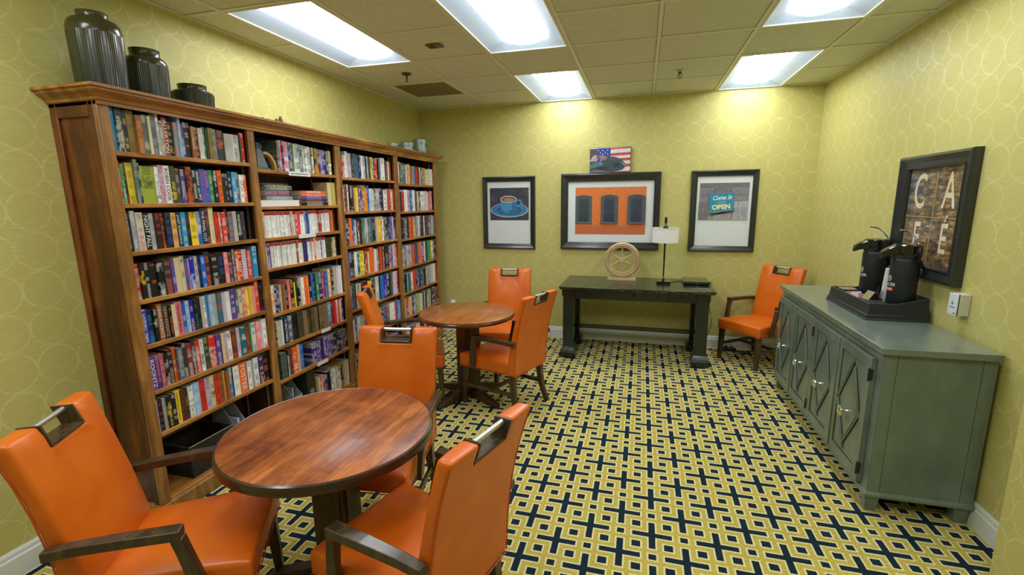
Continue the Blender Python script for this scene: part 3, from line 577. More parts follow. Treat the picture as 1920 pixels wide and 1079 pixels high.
# books lying flat on the second shelf of the second bay
z0 = 1.617
def flat(y0, y1, z, t, c_, a_, txt=None, lab='', dx=.0):
    w_ = y1-y0; b = obj('book', MB().box(-.13, -.002, -w_/2, w_/2, 0, .0018).box(-.13, -.002, -w_/2, w_/2, t-.0018, t).box(-.002, 0, -w_/2, w_/2, 0, t), 'book')
    b.location = (XF-.02-dx, (y0+y1)/2, z); b['col'] = lin(PAL[c_][0]); b['acc'] = lin(PAL[a_][0]); b['thick'] = w_; b['tall'] = t
    if txt: b['acc'] = b['col']
    tag(b, lab, 'book', 'books lying flat on the second shelf of the second bay')
    obj('pages', MB().box(-.128, -.003, -w_/2+.002, w_/2-.003, .0018, t-.0018), 'pages', b)
    if txt:
        vs, fs = text_mesh(txt, 1., bold=.01); L_ = max(v[0] for v in vs)-min(v[0] for v in vs); k = min(w_*.85/L_, t*.8/.72)
        obj('title', MB().add([(.0006, v[0]*k*1.15, t/2+v[1]*k) for v in vs], fs), plain('title_ink_'+a_+'_flat', PAL[a_][0], .5), b, fix=False)
stk = [(-2.915, -2.56, .040, 'w', 'w', None, 'thick white book at the bottom of left flat stack'), (-2.86, -2.62, .026, 's', 'w', None, 'grey book above the thick white book in left flat stack'),
       (-2.875, -2.65, .042, 'S', 'P', 'LARGE PRINT', 'blue-grey book with pink LARGE PRINT lettering in left flat stack'), (-2.865, -2.62, .028, 'f', 'e', None, 'grey green book with cream lettering, second from top of left stack'),
       (-2.89, -2.65, .014, 'K', 's', None, 'thin dark book topping the left flat stack')]
z = z0
for a in stk: flat(a[0], a[1], z, a[2], a[3], a[4], a[5], a[6]); z += a[2]+.0002
z = z0
for a in [(-2.535, -2.24, .026, 'k', 'w', None, 'black book at the bottom of right flat stack'), (-2.54, -2.245, .022, 'K', 'o', None, 'charcoal book with orange lettering in right flat stack'),
          (-2.53, -2.255, .022, 'p', 'w', None, 'purple book, second from top of right flat stack'), (-2.53, -2.26, .036, 'o', 'w', None, 'orange book with white lettering topping the right flat stack')]:
    flat(a[0], a[1], z, a[2], a[3], a[4], a[5], a[6]); z += a[2]+.0002
for y0, y1, lab, c_ in ((-2.232, -2.19, 'thick cream-edged book with navy cover, upright beside the flat stacks', 'n'), (-2.188, -2.137, 'olive book upright at right end beside the flat stacks', 'v')):
    mb = MB(); cover_geo(mb, y1-y0, .175, .13); b = obj('book', mb, 'book', fix=False); b.location = (XF-.02, (y0+y1)/2, z0)
    b['col'] = lin(PAL['e'][0] if c_ == 'n' else (190, 178, 96)); b['acc'] = b['col']; b['thick'] = y1-y0; b['tall'] = .175
    tag(b, lab, 'book'); mb = MB(); page_geo(mb, y1-y0, .175, .13); obj('pages', mb, 'pages', b, fix=False)
# bookends on the top shelf of second bay
o = thing('bookend', 'grey metal obelisk bookend at left end of second bay top shelf', 'bookend', (-1.86, -2.86, 1.85))
gm = plain('grey_cast_metal', (92, 100, 104), .45, .5)
obj('base', MB().box(-.045, .045, -.055, .055, 0, .014), gm, o, bevel=.002)
obj('shaft', MB().hexa([(-.04, -.045, .014), (.04, -.045, .014), (.04, .045, .014), (-.04, .045, .014)], [(-.018, -.02, .135), (.018, -.02, .135), (.018, .02, .135), (-.018, .02, .135)]), gm, o, bevel=.003)
obj('cap', MB().hexa([(-.028, -.03, .145), (.028, -.03, .145), (.028, .03, .145), (-.028, .03, .145)], [(-.012, -.014, .172), (.012, -.014, .172), (.012, .014, .172), (-.012, .014, .172)]).box(-.02, .02, -.022, .022, .135, .145), gm, o, bevel=.002)
o = thing('wooden_arc', 'curved tan wooden arc standing behind the grey obelisk bookend', 'ornament', (-1.85, -2.785, 1.85))
mb = MB(); mb.bar([(0, .085*math.sin(a_)-.03, .11*math.cos(a_)) for a_ in [R(-12+k*9.3) for k in range(12)]], .03, .016, side=(1, 0, 0)); obj('arc', mb, plain('pale_tan_wood', (206, 164, 100), .5, var=.15), o)
# black bookend on the 7th shelf of bay two
o = thing('bookend', 'black L-shaped metal bookend before the row of violet books', 'bookend', (-1.88, -2.62, .432))
obj('base', MB().box(-.05, .05, -.03, .045, 0, .002), 'black', o); obj('upright', MB().box(-.05, .05, .043, .045, .002, .15), 'black', o)
# bottom of bay one: wicker basket and magazine file
wk = NT('black_wicker'); X_ = wk.xyz(wk.pos())
wv = wk.M('MULTIPLY', wk.M('SINE', wk.M('MULTIPLY', wk.M('ADD', X_[0], X_[1]), 520.)), wk.M('SINE', wk.M('MULTIPLY', X_[2], 620.)))
wk.bump(wv, .9, .003); wk.fin(wk.mix(wk.mr(wv, -1, 1), lin((10, 10, 9)), lin((66, 60, 50))), .45)
o = thing('wicker_basket', 'black wicker basket with thin wire rim on the bottom shelf', 'basket', (-1.955, -3.46, .11))
a, b, h = .125, .145, .192
mb = MB()
def rect(hx, hy, z): return [(-hx, -hy, z), (hx, -hy, z), (hx, hy, z), (-hx, hy, z)]
mb.rings([rect(a*.9, b*.92, 0), rect(a, b, h), rect(a-.01, b-.01, h), rect(a*.9-.01, b*.92-.01, .008)]); obj('body', mb, wk.m, o)
# woven rows standing proud
mb = MB()
for k in range(12):
    zz = .008+k*.0155; f_ = .9+.1*zz/h; mb.tube([(-a*f_, -b*f_, zz), (a*f_, -b*f_, zz), (a*f_, b*f_, zz), (-a*f_, b*f_, zz)], .0042, 6, closed=True)
for k in range(15):
    for s_ in (-1, 1):
        u_ = -1+2*(k+.5)/15
        mb.tube([(s_*a*.905, u_*b*.9, .004), (s_*(a+.001), u_*b, h)], .003, 5); mb.tube([(u_*a*.9, s_*b*.925, .004), (u_*a, s_*(b+.001), h)], .003, 5)
obj('weave', mb, wk.m, o, smooth=True)['kind'] = 'stuff'
obj('wire_rim', MB().tube(rect(a, b, h+.003), .003, 8, closed=True), 'steel', o, smooth=True)
def magfile(x, y, z, label, ang=0):
    o = thing('magazine_file', label, 'file box', (x, y, z), ang); w_, d, h = .085, .21, .26
    gp = plain('pale_grey_plastic', (168, 180, 184), .4); mb = MB()
    prof = [(0, 0), (d, 0), (d, .13), (d-.03, .15), (d-.11, h), (0, h)]
    for s_ in (-w_/2, w_/2-.003): mb.prism(prof, lambda u, v, q: (u-d+.0, q, v), s_, s_+.003)
    mb.box(-d, 0, -w_/2, w_/2, 0, .003); mb.box(-.003, 0, -w_/2, w_/2, 0, .13); mb.box(-d, -d+.003, -w_/2, w_/2, 0, h)
    obj('shell', mb, gp, o)
    for k in range(5):
        obj('booklet', MB().box(-d+.006, -.02-.01*k, -w_/2+.010+k*.012, -w_/2+.016+k*.012, .004, .2-.006*k), 'white' if k % 2 else plain('pale_blue_paper', (170, 190, 225), .7), o)
magfile(-1.84, -3.22, .11, 'pale grey magazine file full of papers beside the wicker basket')
magfile(-1.85, -2.72, .11, 'pale grey magazine file at bottom of the second bay')
o = thing('binder', 'dark olive binder with grey label card at bottom of second bay', 'binder', (-1.83, -2.585, .11))
obj('cover', MB().box(-.22, 0, -.055, .033, 0, .285), plain('dark_olive_binder', (44, 50, 36), .5), o, bevel=.003); obj('label_card', MB().box(0, .001, -.03, .012, .07, .135), plain('grey_card', (128, 134, 130), .6), o)

# ------------------------------------------------------------ on top of the bookcase
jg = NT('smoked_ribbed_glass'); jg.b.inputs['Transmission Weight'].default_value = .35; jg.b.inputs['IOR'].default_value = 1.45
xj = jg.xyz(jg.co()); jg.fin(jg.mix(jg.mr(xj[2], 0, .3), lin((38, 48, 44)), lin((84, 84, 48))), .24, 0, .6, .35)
def jar(label, x, y, r, hb, ht, rn, shape):
    o = thing('glass_jar', label, 'jar', (x, y, 2.155), 0)
    n = 144
    mb = MB(); pr = [(0, 0), (r*.9, 0), (r*.95, .008)]+[(r*(.95+.05*k/4), .008+(hb*.8-.008)*k/4) for k in range(1, 5)]
    mb.lathe(pr, n=n, rib=.0011); obj('ribbed_body', mb, jg.m, o, smooth=False)
    mb = MB(); pr = [(r*1.0, hb*.8), (r*1.01, hb*.86), (r*.96, hb*.93), (r*.85, hb*.98), (rn*1.02, hb), (rn, hb+.004), (rn, ht-.004), (rn*1.03, ht), (rn*.93, ht), (rn*.93, hb+.004), (0, hb+.002)]
    mb.lathe(pr, n=64); obj('neck', mb, jg.m, o, smooth=True)
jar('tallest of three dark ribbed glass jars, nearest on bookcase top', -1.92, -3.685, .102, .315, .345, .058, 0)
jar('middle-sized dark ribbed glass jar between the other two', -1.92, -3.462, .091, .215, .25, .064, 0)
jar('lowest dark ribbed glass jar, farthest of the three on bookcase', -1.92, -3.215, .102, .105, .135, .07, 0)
gv = NT('galvanised_tin'); vv = gv.n.new('ShaderNodeTexVoronoi'); vv.inputs['Scale'].default_value = 130; gv.link(gv.pos(), vv.inputs['Vector'])
gv.fin(gv.mix(vv.outputs['Color'], lin((110, 128, 128)), lin((186, 200, 200))), .38, .7)
def tin(label, x, y, z, r, h):
    o = thing('round_tin', label, 'tin', (x, y, z))
    obj('body', MB().lathe([(0, 0), (r, 0), (r, h*.5), (0, h*.5)], n=40), gv.m, o, smooth=True)
    obj('lid', MB().lathe([(0, h*.5), (r*1.03, h*.5), (r*1.04, h*.55), (r*1.03, h*.95), (r*.97, h), (0, h)], n=40), gv.m, o, smooth=True)
    obj('handle', MB().tube([(r*1.05, -.03+.06*k/8, h*.35+.022*math.sin(PI*k/8)) for k in range(9)], .002, 6), 'black', o, smooth=True)
tin('small dark galvanised tin at left of the tins on bookcase', -1.93, -.975, 2.155, .055, .07)
tin('middle speckled galvanised tin with wire handle on bookcase top', -1.90, -.74, 2.155, .074, .1)
tin('lower large galvanised tin in the stack at bookcase far end', -1.905, -.41, 2.155, .082, .055)
tin('upper large galvanised tin topping the stack at bookcase far end', -1.905, -.41, 2.2105, .078, .115)
o = thing('driftwood', 'small brown ornament with two points on the bookcase cornice', 'ornament', (-1.80, -2.74, 2.155))
mb = MB(); rr = random.Random(3)
for (y, h, r_) in ((-.10, .02, .02), (-.06, .016, .016), (.02, .03, .022), (.05, .05, .018), (.085, .018, .012)):
    mb.lathe([(0, 0), (r_, 0), (r_*.8, h*.5), (r_*.3, h), (0, h*1.02)], (rr.uniform(-.01, .01), y, 0), 9)
mb.box(-.012, .012, -.12, .1, 0, .008); obj('body', mb, plain('driftwood_brown', (96, 74, 40), .8, var=.2), o, smooth=True)

# ------------------------------------------------------------ chairs
CH = {}
def chair_meshes():
    bw_, nw, zn = .221, .089, .870
    cols = [-bw_, -bw_*.93, -bw_*.72, -.115, -nw, -nw*.5, 0, nw*.5, nw, .115, bw_*.72, bw_*.93, bw_]
    zs = [.325, .40, .47, .56, .65, .74, .82, .855, zn, .91, .945]
    def yf(z): t = (z-.325)/.62; return -.198-.137*t**1.35
    def yr(z): t = (z-.325)/.62; return -.277-.020*t-.092*t**2.4
    mb = MB(); F = {}; Bk = {}
    for i, x in enumerate(cols):
        for j, z in enumerate(zs):
            k = 1-abs(x/bw_)**3; top = 1 if z < .93 else .4
            xx = x*(.985+.015*(z-.325)/.62)
            nb = 1.0 if not (abs(x) <= nw+.001 and z > .80) else .35
            F[i, j] = len(mb.v); mb.v.append((xx, yf(z)+.020*k*top*nb, z))
            Bk[i, j] = len(mb.v); mb.v.append((xx, yr(z)-.004*k, z))
    cells = {(i, j) for i in range(len(cols)-1) for j in range(len(zs)-1) if not (cols[i] >= -nw-.001 and cols[i+1] <= nw+.001 and zs[j] >= zn-.001)}
    def q(a, b, c, d): mb.f.append((a, b, c, d)); mb.c.append(None)
    for i, j in cells:
        q(F[i, j], F[i+1, j], F[i+1, j+1], F[i, j+1]); q(Bk[i, j], Bk[i, j+1], Bk[i+1, j+1], Bk[i+1, j])
        if (i-1, j) not in cells: q(F[i, j], F[i, j+1], Bk[i, j+1], Bk[i, j])
        if (i+1, j) not in cells: q(F[i+1, j], Bk[i+1, j], Bk[i+1, j+1], F[i+1, j+1])
        if (i, j-1) not in cells: q(F[i, j], Bk[i, j], Bk[i+1, j], F[i+1, j])
        if (i, j+1) not in cells: q(F[i, j+1], F[i+1, j+1], Bk[i+1, j+1], Bk[i, j+1])
    CH['backrest'] = mb.mesh('backrest')
    # seat
    mb = MB(); n = 10; top = {}; bot = {}
    for i in range(n+1):
        for j in range(n+1):
            v = j/n; y = -.215+v*.478; hw = .207+.036*v; u = -1+2*i/n; x = u*hw
            c = (1-abs(u)**3)*(1-abs(2*v-1)**3.2)
            top[i, j] = len(mb.v); mb.v.append((x, y, .422+.028*c+.006*v))
            bot[i, j] = len(mb.v); mb.v.append((x, y, .325+.012*(1-u*u)*v))
    for i in range(n):
        for j in range(n):
            q2 = lambda a, b, c, d: (mb.f.append((a, b, c, d)), mb.c.append(None))
            q2(top[i, j], top[i+1, j], top[i+1, j+1], top[i, j+1]); q2(bot[i, j], bot[i, j+1], bot[i+1, j+1], bot[i+1, j])
            if i == 0: q2(top[0, j], top[0, j+1], bot[0, j+1], bot[0, j])
            if i == n-1: q2(top[n, j], bot[n, j], bot[n, j+1], top[n, j+1])
            if j == 0: q2(top[i, 0], bot[i, 0], bot[i+1, 0], top[i+1, 0])
            if j == n-1: q2(top[i, n], top[i+1, n], bot[i+1, n], bot[i, n])
    CH['seat'] = mb.mesh('seat')
    t = .009; y0, y1 = yr(.91)-.006, yf(.91)+.010
    mb = MB()
    for s_ in (-1, 1): mb.hexa([(s_*nw, yr(zn)-.004, zn), (s_*(nw-t), yr(zn)-.004, zn), (s_*(nw-t), yf(zn)+.012, zn), (s_*nw, yf(zn)+.012, zn)], [(s_*nw, yr(.945)-.002, .944), (s_*(nw-t), yr(.945)-.002, .944), (s_*(nw-t), yf(.945)+.008, .944), (s_*nw, yf(.945)+.008, .944)])
    mb.box(-nw+t, nw-t, yr(zn)-.004, yf(zn)+.012, zn, zn+t)
    CH['grip_frame'] = mb.mesh('grip_frame')
    CH['grip_bar'] = MB().tube([(-nw+t-.002, (yf(.935)+yr(.935))/2+.004, .932), (nw-t+.002, (yf(.935)+yr(.935))/2+.004, .932)], .0098, 14).mesh('grip_bar', True)
    mb = MB()
    for s_ in (-1, 1):
        mb.tube([(s_*(bw_*.99), yr(z)+.002, z) for z in (.33, .45, .57, .69, .81, .93)], .0026, 6)
    mb.tube([(-.215, yr(.33)-.003, .327), (0, yr(.33)-.006, .327), (.215, yr(.33)-.003, .327)], .0026, 6)
    for s_ in (-1, 1): mb.tube([(s_*.209, -.21, .326), (s_*.226, .02, .326), (s_*.243, .25, .326)], .0026, 6)
    mb.tube([(-.24, .262, .327), (-.12, .264, .334), (0, .264, .338), (.12, .264, .334), (.24, .262, .327)], .0026, 6)
    CH['piping'] = mb.mesh('piping', True)
    for s_, k in ((-1, 'armL'), (1, 'armR')):
        mb = MB()
        rail = [(s_*.243, -.292, .592), (s_*.247, -.20, .598), (s_*.258, -.06, .603), (s_*.268, .085, .604)]
        R_ = []
        for (x, y, z), ww in zip(rail, (.036, .040, .047, .050)):
            R_.append([(x-ww/2, y, z-.019), (x+ww/2, y, z-.019), (x+ww/2, y, z+.014), (x-ww/2, y, z+.014)])
        mb.rings(R_)
        post = [(s_*.268, .586, .055, .088, .044), (s_*.266, .52, .066, .106, .032), (s_*.260, .44, .078, .124, .028), (s_*.256, .335, .090, .140, .024)]
        R_ = [[(x-w_/2, a, z), (x+w_/2, a, z), (x+w_/2, b, z), (x-w_/2, b, z)] for x, z, a, b, w_ in post]
        mb.rings(R_); CH[k] = mb.mesh('armrest')
        R_ = [[(s_*.208-.023, .20, .33), (s_*.208+.023, .20, .33), (s_*.208+.023, .246, .33), (s_*.208-.023, .246, .33)], [(s_*.212-.016, .222, 0), (s_*.212+.016, .222, 0), (s_*.212+.016, .254, 0), (s_*.212-.016, .254, 0)]]
        CH[k+'f'] = MB().rings(R_).mesh('leg')
        R_ = []
        for z, y, x, h in ((.34, -.235, .188, .023), (.24, -.238, .189, .021), (.14, -.252, .194, .019), (.06, -.272, .202, .0175), (0, -.297, .208, .0175)):
            R_.append([(s_*x-h, y-h, z), (s_*x+h, y-h, z), (s_*x+h, y+h, z), (s_*x-h, y+h, z)])
        CH[k+'r'] = MB().rings(R_).mesh('leg')
        CH[k+'s'] = MB().bar([(s_*.208, .215, .165), (s_*.192, -.245, .165)], .020, .030, side=(1, 0, 0)).mesh('stretcher')
    CH['cross'] = MB().bar([(-.199, -.03, .165), (.199, -.03, .165)], .028, .022, side=(0, 0, 1)).mesh('stretcher')
chair_meshes()
def make_chair(x, y, deg, label):
    t = thing('armchair', label, 'chair', (x, y, 0), R(deg), 'orange leather armchairs')
    obj('seat', CH['seat'], 'leather', t, bevel=.016, seg=3, fix=False); obj('backrest', CH['backrest'], 'leather', t, bevel=.012, seg=3, fix=False)
    obj('grip_frame', CH['grip_frame'], 'chairwood', t, bevel=.0015); obj('grip_bar', CH['grip_bar'], 'steel', t); obj('piping', CH['piping'], 'piping', t)
    for k in ('armL', 'armR'):
        obj('armrest', CH[k], 'chairwood', t, bevel=.004); obj('leg', CH[k+'f'], 'chairwood', t, bevel=.003); obj('leg', CH[k+'r'], 'chairwood', t, bevel=.003); obj('stretcher', CH[k+'s'], 'chairwood', t, bevel=.002)
    obj('stretcher', CH['cross'], 'chairwood', t, bevel=.002)
    return t
for k in list(CH.values()):
    if k.name.startswith(('seat', 'backrest')): k.shade_smooth()
make_chair(-1.056, -4.242, -58.2, 'orange leather armchair in the left foreground facing the near round table')
make_chair(-.232, -4.055, 74, 'orange leather armchair at right of the near table, its back towards the viewer')
make_chair(-.704, -3.500, 188.0, 'orange leather armchair behind the near table, facing the viewer')
make_chair(-1.274, -2.022, -65.7, 'orange leather armchair left of the far table, beside the bookcase')
make_chair(-.513, -1.915, 69.3, 'orange leather armchair right of the far table, seen from behind')
make_chair(-.727, -1.148, 185.4, 'orange leather armchair behind the far table, against the back wall')
make_chair(1.692, -.379, 131, 'orange leather armchair alone between the black desk and green cabinet')
# the scripts' copies above share mesh data; smooth shading comes from the meshes

# ------------------------------------------------------------ round tables
def table(x, y, r, deg, label, sub, far=''):
    t = thing('round_table', label, 'table', (x, y, 0), 0, 'round wooden tables')
    obj('tabletop', MB().lathe([(0, .712), (r-.012, .712), (r-.012, .7385), (r-.014, .74), (0, .74)], n=96), 'tabletop'+far, t, smooth=True)
    obj('edge_band', MB().rings([[(q*math.cos(2*PI*i/96), q*math.sin(2*PI*i/96), z) for i in range(96)] for q, z in (((r-.013, .70), (r-.004, .70), (r, .704), (r, .728), (r-.003, .736), (r-.010, .7395), (r-.0125, .7385), (r-.013, .70)) if not far else ((r-.013, .704), (r-.022, .704), (r-.014, .710), (r-.003, .714), (r, .720), (r-.001, .727), (r-.006, .730), (r-.008, .737), (r-.0125, .7385), (r-.013, .704)))], cap=False), 'tabledge'+far, t, smooth=True)
    a = R(deg)
    def rot(u, v): return (u*math.cos(a)-v*math.sin(a), u*math.sin(a)+v*math.cos(a))
    M_ = Matrix.Rotation(a, 4, 'Z')
    mb = MB(); mb.box(-.070, .070, -.070, .070, .09, .69, M=M_); obj('column', mb, 'tableleg', t, bevel=.006)
    mb = MB()
    for u, v in ((.073, 0), (-.073, 0), (0, .073), (0, -.073)):
        hx, hy = (.005, .055) if u else (.055, .005); mb.box(u-hx, u+hx, v-hy, v+hy, .10, .69, M=M_)
    obj('column_facing', mb, 'tableleg', t, bevel=.003)
    obj('mounting_plate', MB().box(-.13, .13, -.13, .13, .69, .711, M=M_), 'tableleg', t)
    for k in range(4):
        b = a+k*PI/2+R(sub); d = Vector((math.cos(b), math.sin(b), 0)); s_ = Vector((-d.y, d.x, 0)); R_ = []
        for q, z0_, z1_, w_ in ((.03, .03, .105, .034), (.12, .022, .092, .031), (.22, .008, .064, .028), (.31, 0, .038, .025), (.345, 0, .024, .023)):
            R_.append([tuple(d*q+s_*w_+Vector((0, 0, z0_))), tuple(d*q-s_*w_+Vector((0, 0, z0_))), tuple(d*q-s_*w_+Vector((0, 0, z1_))), tuple(d*q+s_*w_+Vector((0, 0, z1_)))])
        obj('foot', MB().rings(R_), 'tableleg', t, bevel=.004)
table(-.645, -3.922, .412, 7, 'round wooden pedestal table in foreground with dark edge band', 0)
table(-.815, -1.915, .397, -28, 'smaller-looking round wooden pedestal table beside the far bookcase bays', 0, '_far')

# ------------------------------------------------------------ desk
t = thing('console_desk', 'distressed black-green writing desk against the back wall', 'desk', (.5, -.4, 0))
def D(name, mb, mat='desk', par=None, **k):
    o = obj(name, mb, mat, **k)
    o.parent = par or t
    if par is None: o.matrix_parent_inverse = Matrix.Translation((-.5, .4, 0))
    return o
D('tabletop', MB().box(-.245, 1.245, -.79, -.045, .752, .770), bevel=.004)
D('top_moulding', MB().rings([[(-.23, -.775, .738), (1.23, -.775, .738), (1.23, -.05, .738), (-.23, -.05, .738)], [(-.242, -.787, .752), (1.242, -.787, .752), (1.242, -.047, .752), (-.242, -.047, .752)]]))
D('apron', MB().box(-.205, 1.205, -.70, -.09, .635, .738))
for a, b, kx in ((-.098, .158, .03), (.166, .822, .493), (.83, 1.08, .95)):
    d = D('drawer_front', MB().box(a, b, -.708, -.70, .645, .732), bevel=.002)
    D('knob', MB().rings([[(kx+r_*math.cos(2*PI*i/16), y_, .685+r_*math.sin(2*PI*i/16)) for i in range(16)] for y_, r_ in ((-.708, .004), (-.716, .004), (-.718, .010), (-.724, .011), (-.729, .006))]), 'black', d, smooth=True)
for x0, x1 in ((-.215, -.105), (1.09, 1.20)):
    for y0, y1 in ((-.705, -.60), (-.20, -.095)):
        mb = MB().box(x0, x1, y0, y1, .10, .66); D('leg', mb, bevel=.003)
        mb = MB().box(x0-.010, x1+.010, y0-.01, y1+.01, .66, .738); D('leg_cap', mb, bevel=.003)
        mb = MB(); hexes = [((0, .028, 0), (0, .028, .06)), ]
        mb.rings([[(x0-q, y0-q, z), (x1+q, y0-q, z), (x1+q, y1+q, z), (x0-q, y1+q, z)] for q, z in ((.03, 0), (.03, .058), (.022, .072), (.024, .078), (.010, .10), (.004, .112), (0, .114))]); D('foot', mb)
    xm = (x0+x1)/2
    D('side_panel', MB().box(xm-.015, xm+.015, -.60, -.20, .10, .66)); D('base_rail', MB().box(xm-.045, xm+.045, -.60, -.20, .0, .085), bevel=.004)
D('stretcher', MB().box(-.145, 1.13, -.37, -.335, .235, .275), bevel=.003)
rc = random.Random(21); mb = MB()
for k in range(46):
    x = rc.uniform(.25, 1.2)**.8*1.02+.02; w_ = rc.uniform(.004, .03)*(1.6 if x > .5 else .7); z = rc.choice((.7665, .7535, .7405)); h_ = rc.uniform(.001, .003); y = -.7903 if z > .745 else -.7785
    mb.box(x, min(x+w_, 1.23), y-.0003, y+.002, z, z+h_)
for x0 in (-.225, 1.08):
    for k in range(9):
        x = rc.uniform(x0, x0+.13); z = rc.choice((.0585, .0745, .079, .1, .112)); y = {.0585: -.7355, .0745: -.7285, .079: -.7293, .1: -.7155, .112: -.7095}[z]; mb.box(x, x+rc.uniform(.004, .02), y-.0004, y+.004, z-.001, z+.0012)
q_ = D('chipped_paint', mb, plain('bare_chips', (168, 170, 158), .6)); q_['kind'] = 'stuff'
# things on the desk
wm = plain('weathered_gold_wood', (200, 176, 132), .5, var=.16)
o = thing('wheel_sculpture', 'tan wooden spoked wheel sculpture on a block stand on the desk', 'sculpture', (.355, -.27, .77))
obj('stand', MB().box(-.148, .148, -.04, .04, 0, .032), wm, o, bevel=.003)
cz = .222
def ringm(prof, n=64): return MB().rings([[(q*math.cos(2*PI*i/n), y, cz+q*math.sin(2*PI*i/n)) for i in range(n)] for q, y in prof+[prof[0]]], cap=False)
obj('rim', ringm([(.154, -.02), (.159, -.026), (.166, -.020), (.170, -.020), (.176, -.026), (.184, -.018), (.190, -.01), (.190, .01), (.184, .018), (.176, .026), (.154, .02)]), wm, o, smooth=True)
obj('inner_rim', ringm([(.134, -.012), (.138, -.018), (.145, -.018), (.150, -.012), (.155, -.012), (.155, .012), (.145, .018), (.134, .012)]), wm, o, smooth=True)
for k in range(6):
    a = R(90+60*k); p0 = (.02*math.cos(a), 0, cz+.02*math.sin(a)); p1 = (.137*math.cos(a), 0, cz+.128*math.sin(a))
    obj('spoke', MB().tube([p0, p1], [.010, .0072], 10), wm, o, smooth=True)
obj('hub', MB().rings([[((.030 if i % 2 == 0 else .024)*math.cos(2*PI*i/12+R(30)), y, cz+(.030 if i % 2 == 0 else .024)*math.sin(2*PI*i/12+R(30))) for i in range(12)] for y in (-.016, .016)]), wm, o, bevel=.003)
o = thing('table_lamp', 'slim black table lamp with white drum shade on the desk', 'lamp', (.783, -.37, .77))
obj('base', MB().box(-.068, .068, -.068, .068, 0, .028), 'gloss', o, bevel=.002)
obj('pole', MB().lathe([(0, .028), (.013, .028), (.013, .045), (.006, .05), (.006, .07), (.007, .09), (.010, .40), (.010, .47), (0, .47)], n=16), 'gloss', o, smooth=True)
obj('pole_joint', MB().lathe([(0, .045), (.009, .045), (.009, .072), (0, .072)], n=16), 'chrome', o, smooth=True)
sh = NT('white_linen_shade'); sh.b.inputs['Subsurface Weight'].default_value = .0
sh.bump(sh.noise(sh.co(), 300, 2), .2, .001); sh.fin(lin((240, 244, 246)), .85)
obj('lamp_shade', MB().rings([[(q*math.cos(2*PI*i/64), q*math.sin(2*PI*i/64), z) for i in range(64)] for q, z in ((.130, .427), (.130, .577), (.128, .577), (.128, .427), (.130, .427))], cap=False), sh.m, o, smooth=True)
for z in (.427, .565): obj('shade_trim', MB().rings([[(q*math.cos(2*PI*i/64), q*math.sin(2*PI*i/64), zz) for i in range(64)] for q, zz in ((.1302, z), (.1315, z), (.1315, z+.012), (.1302, z+.012), (.1302, z))], cap=False), plain('shade_trim_cream', (232, 234, 230), .6), o, smooth=True)
mb = MB()
for k in range(3): mb.tube([(0, 0, .57), (.128*math.cos(R(120*k)), .128*math.sin(R(120*k)), .572)], .002, 6)
mb.lathe([(0, .555), (.024, .556), (.026, .585), (.012, .60), (0, .60)], n=20)
obj('shade_spider', mb, 'black', o, smooth=True)
obj('finial', MB().lathe([(0, .60), (.014, .60), (.008, .61), (.011, .625), (.016, .64), (.012, .655), (.015, .668), (.010, .685), (0, .687)], n=16), 'gloss', o, smooth=True)
o = thing('disc_player', 'flat black disc player lying at the right end of the desk', 'player', (1.107, -.285, .77))
obj('case', MB().rings([[(-.128+q, -.15+q, z), (.128-q, -.15+q, z), (.128-q, .15-q, z), (-.128+q, .15-q, z)] for q, z in ((.012, .004), (.002, .014), (0, .026), (.003, .034))]), 'gloss', o)
obj('front_panel', MB().box(-.11, .11, -.1512, -.149, .010, .020), 'black', o); obj('button', MB().box(.0, .012, -.1518, -.150, .012, .018), 'steel', o)
for x in (-.1, .1):
    for y in (-.12, .12): obj('foot', MB().lathe([(0, 0), (.008, 0), (.008, .005), (0, .005)], (x, y, 0), 10), 'black', o)
def cable(label, pts, mat, r=.0025, name='cable'):
    P_ = [Vector(p) for p in pts]; out = []
    for i in range(len(P_)-1):
        a, b, c_, d = P_[max(i-1, 0)], P_[i], P_[i+1], P_[min(i+2, len(P_)-1)]
        for k in range(8):
            u = k/8; out.append(.5*((2*b)+(c_-a)*u+(2*a-5*b+4*c_-d)*u*u+(-a+3*b-3*c_+d)*u**3))
    out.append(P_[-1]); o = obj(name, MB().tube(out, r, 6), mat, smooth=True); tag(o, label, 'cable'); return o
cable('thin black cable running across desk from lamp to disc player', [(.84, -.33, .774), (.90, -.27, .773), (.95, -.22, .773), (.985, -.20, .779)], 'black')
cable('dark cable hanging from disc player down the right desk side', [(1.23, -.30, .79), (1.262, -.30, .78), (1.262, -.28, .70), (1.245, -.22, .60), (1.28, -.16, .48), (1.315, -.10, .34), (1.305, -.07, .20), (1.26, -.05, .07), (1.22, -.05, .005)], 'black', .003)
cable('pale grey cable looping beside the right desk leg', [(1.232, -.2, .62), (1.25, -.18, .50), (1.30, -.14, .40), (1.325, -.10, .28), (1.30, -.06, .20), (1.24, -.05, .165), (1.215, -.06, .15)], plain('pale_cable', (176, 176, 160), .5), .003)
cable('black mains cable lying on carpet behind the lone armchair', [(1.22, -.08, .004), (1.30, -.12, .004), (1.38, -.10, .004), (1.46, -.11, .012)], 'black', .004)
cable('tangled black cable on carpet right of the power strip', [(1.56, -.09, .015), (1.62, -.10, .005), (1.68, -.16, .005), (1.62, -.2, .005), (1.58, -.15, .012), (1.66, -.09, .005), (1.78, -.08, .005), (1.9, -.10, .005)], 'black', .0045)
o = thing('power_strip', 'black power strip on the carpet behind the lone armchair', 'power strip', (1.515, -.10, 0), R(-3))
obj('body', MB().box(-.065, .065, -.025, .025, 0, .036), 'black', o, bevel=.003); obj('plug', MB().box(-.05, -.02, -.015, .015, .036, .055), 'black', o, bevel=.002); obj('plug', MB().box(.01, .035, -.015, .015, .036, .052), 'black', o, bevel=.002)
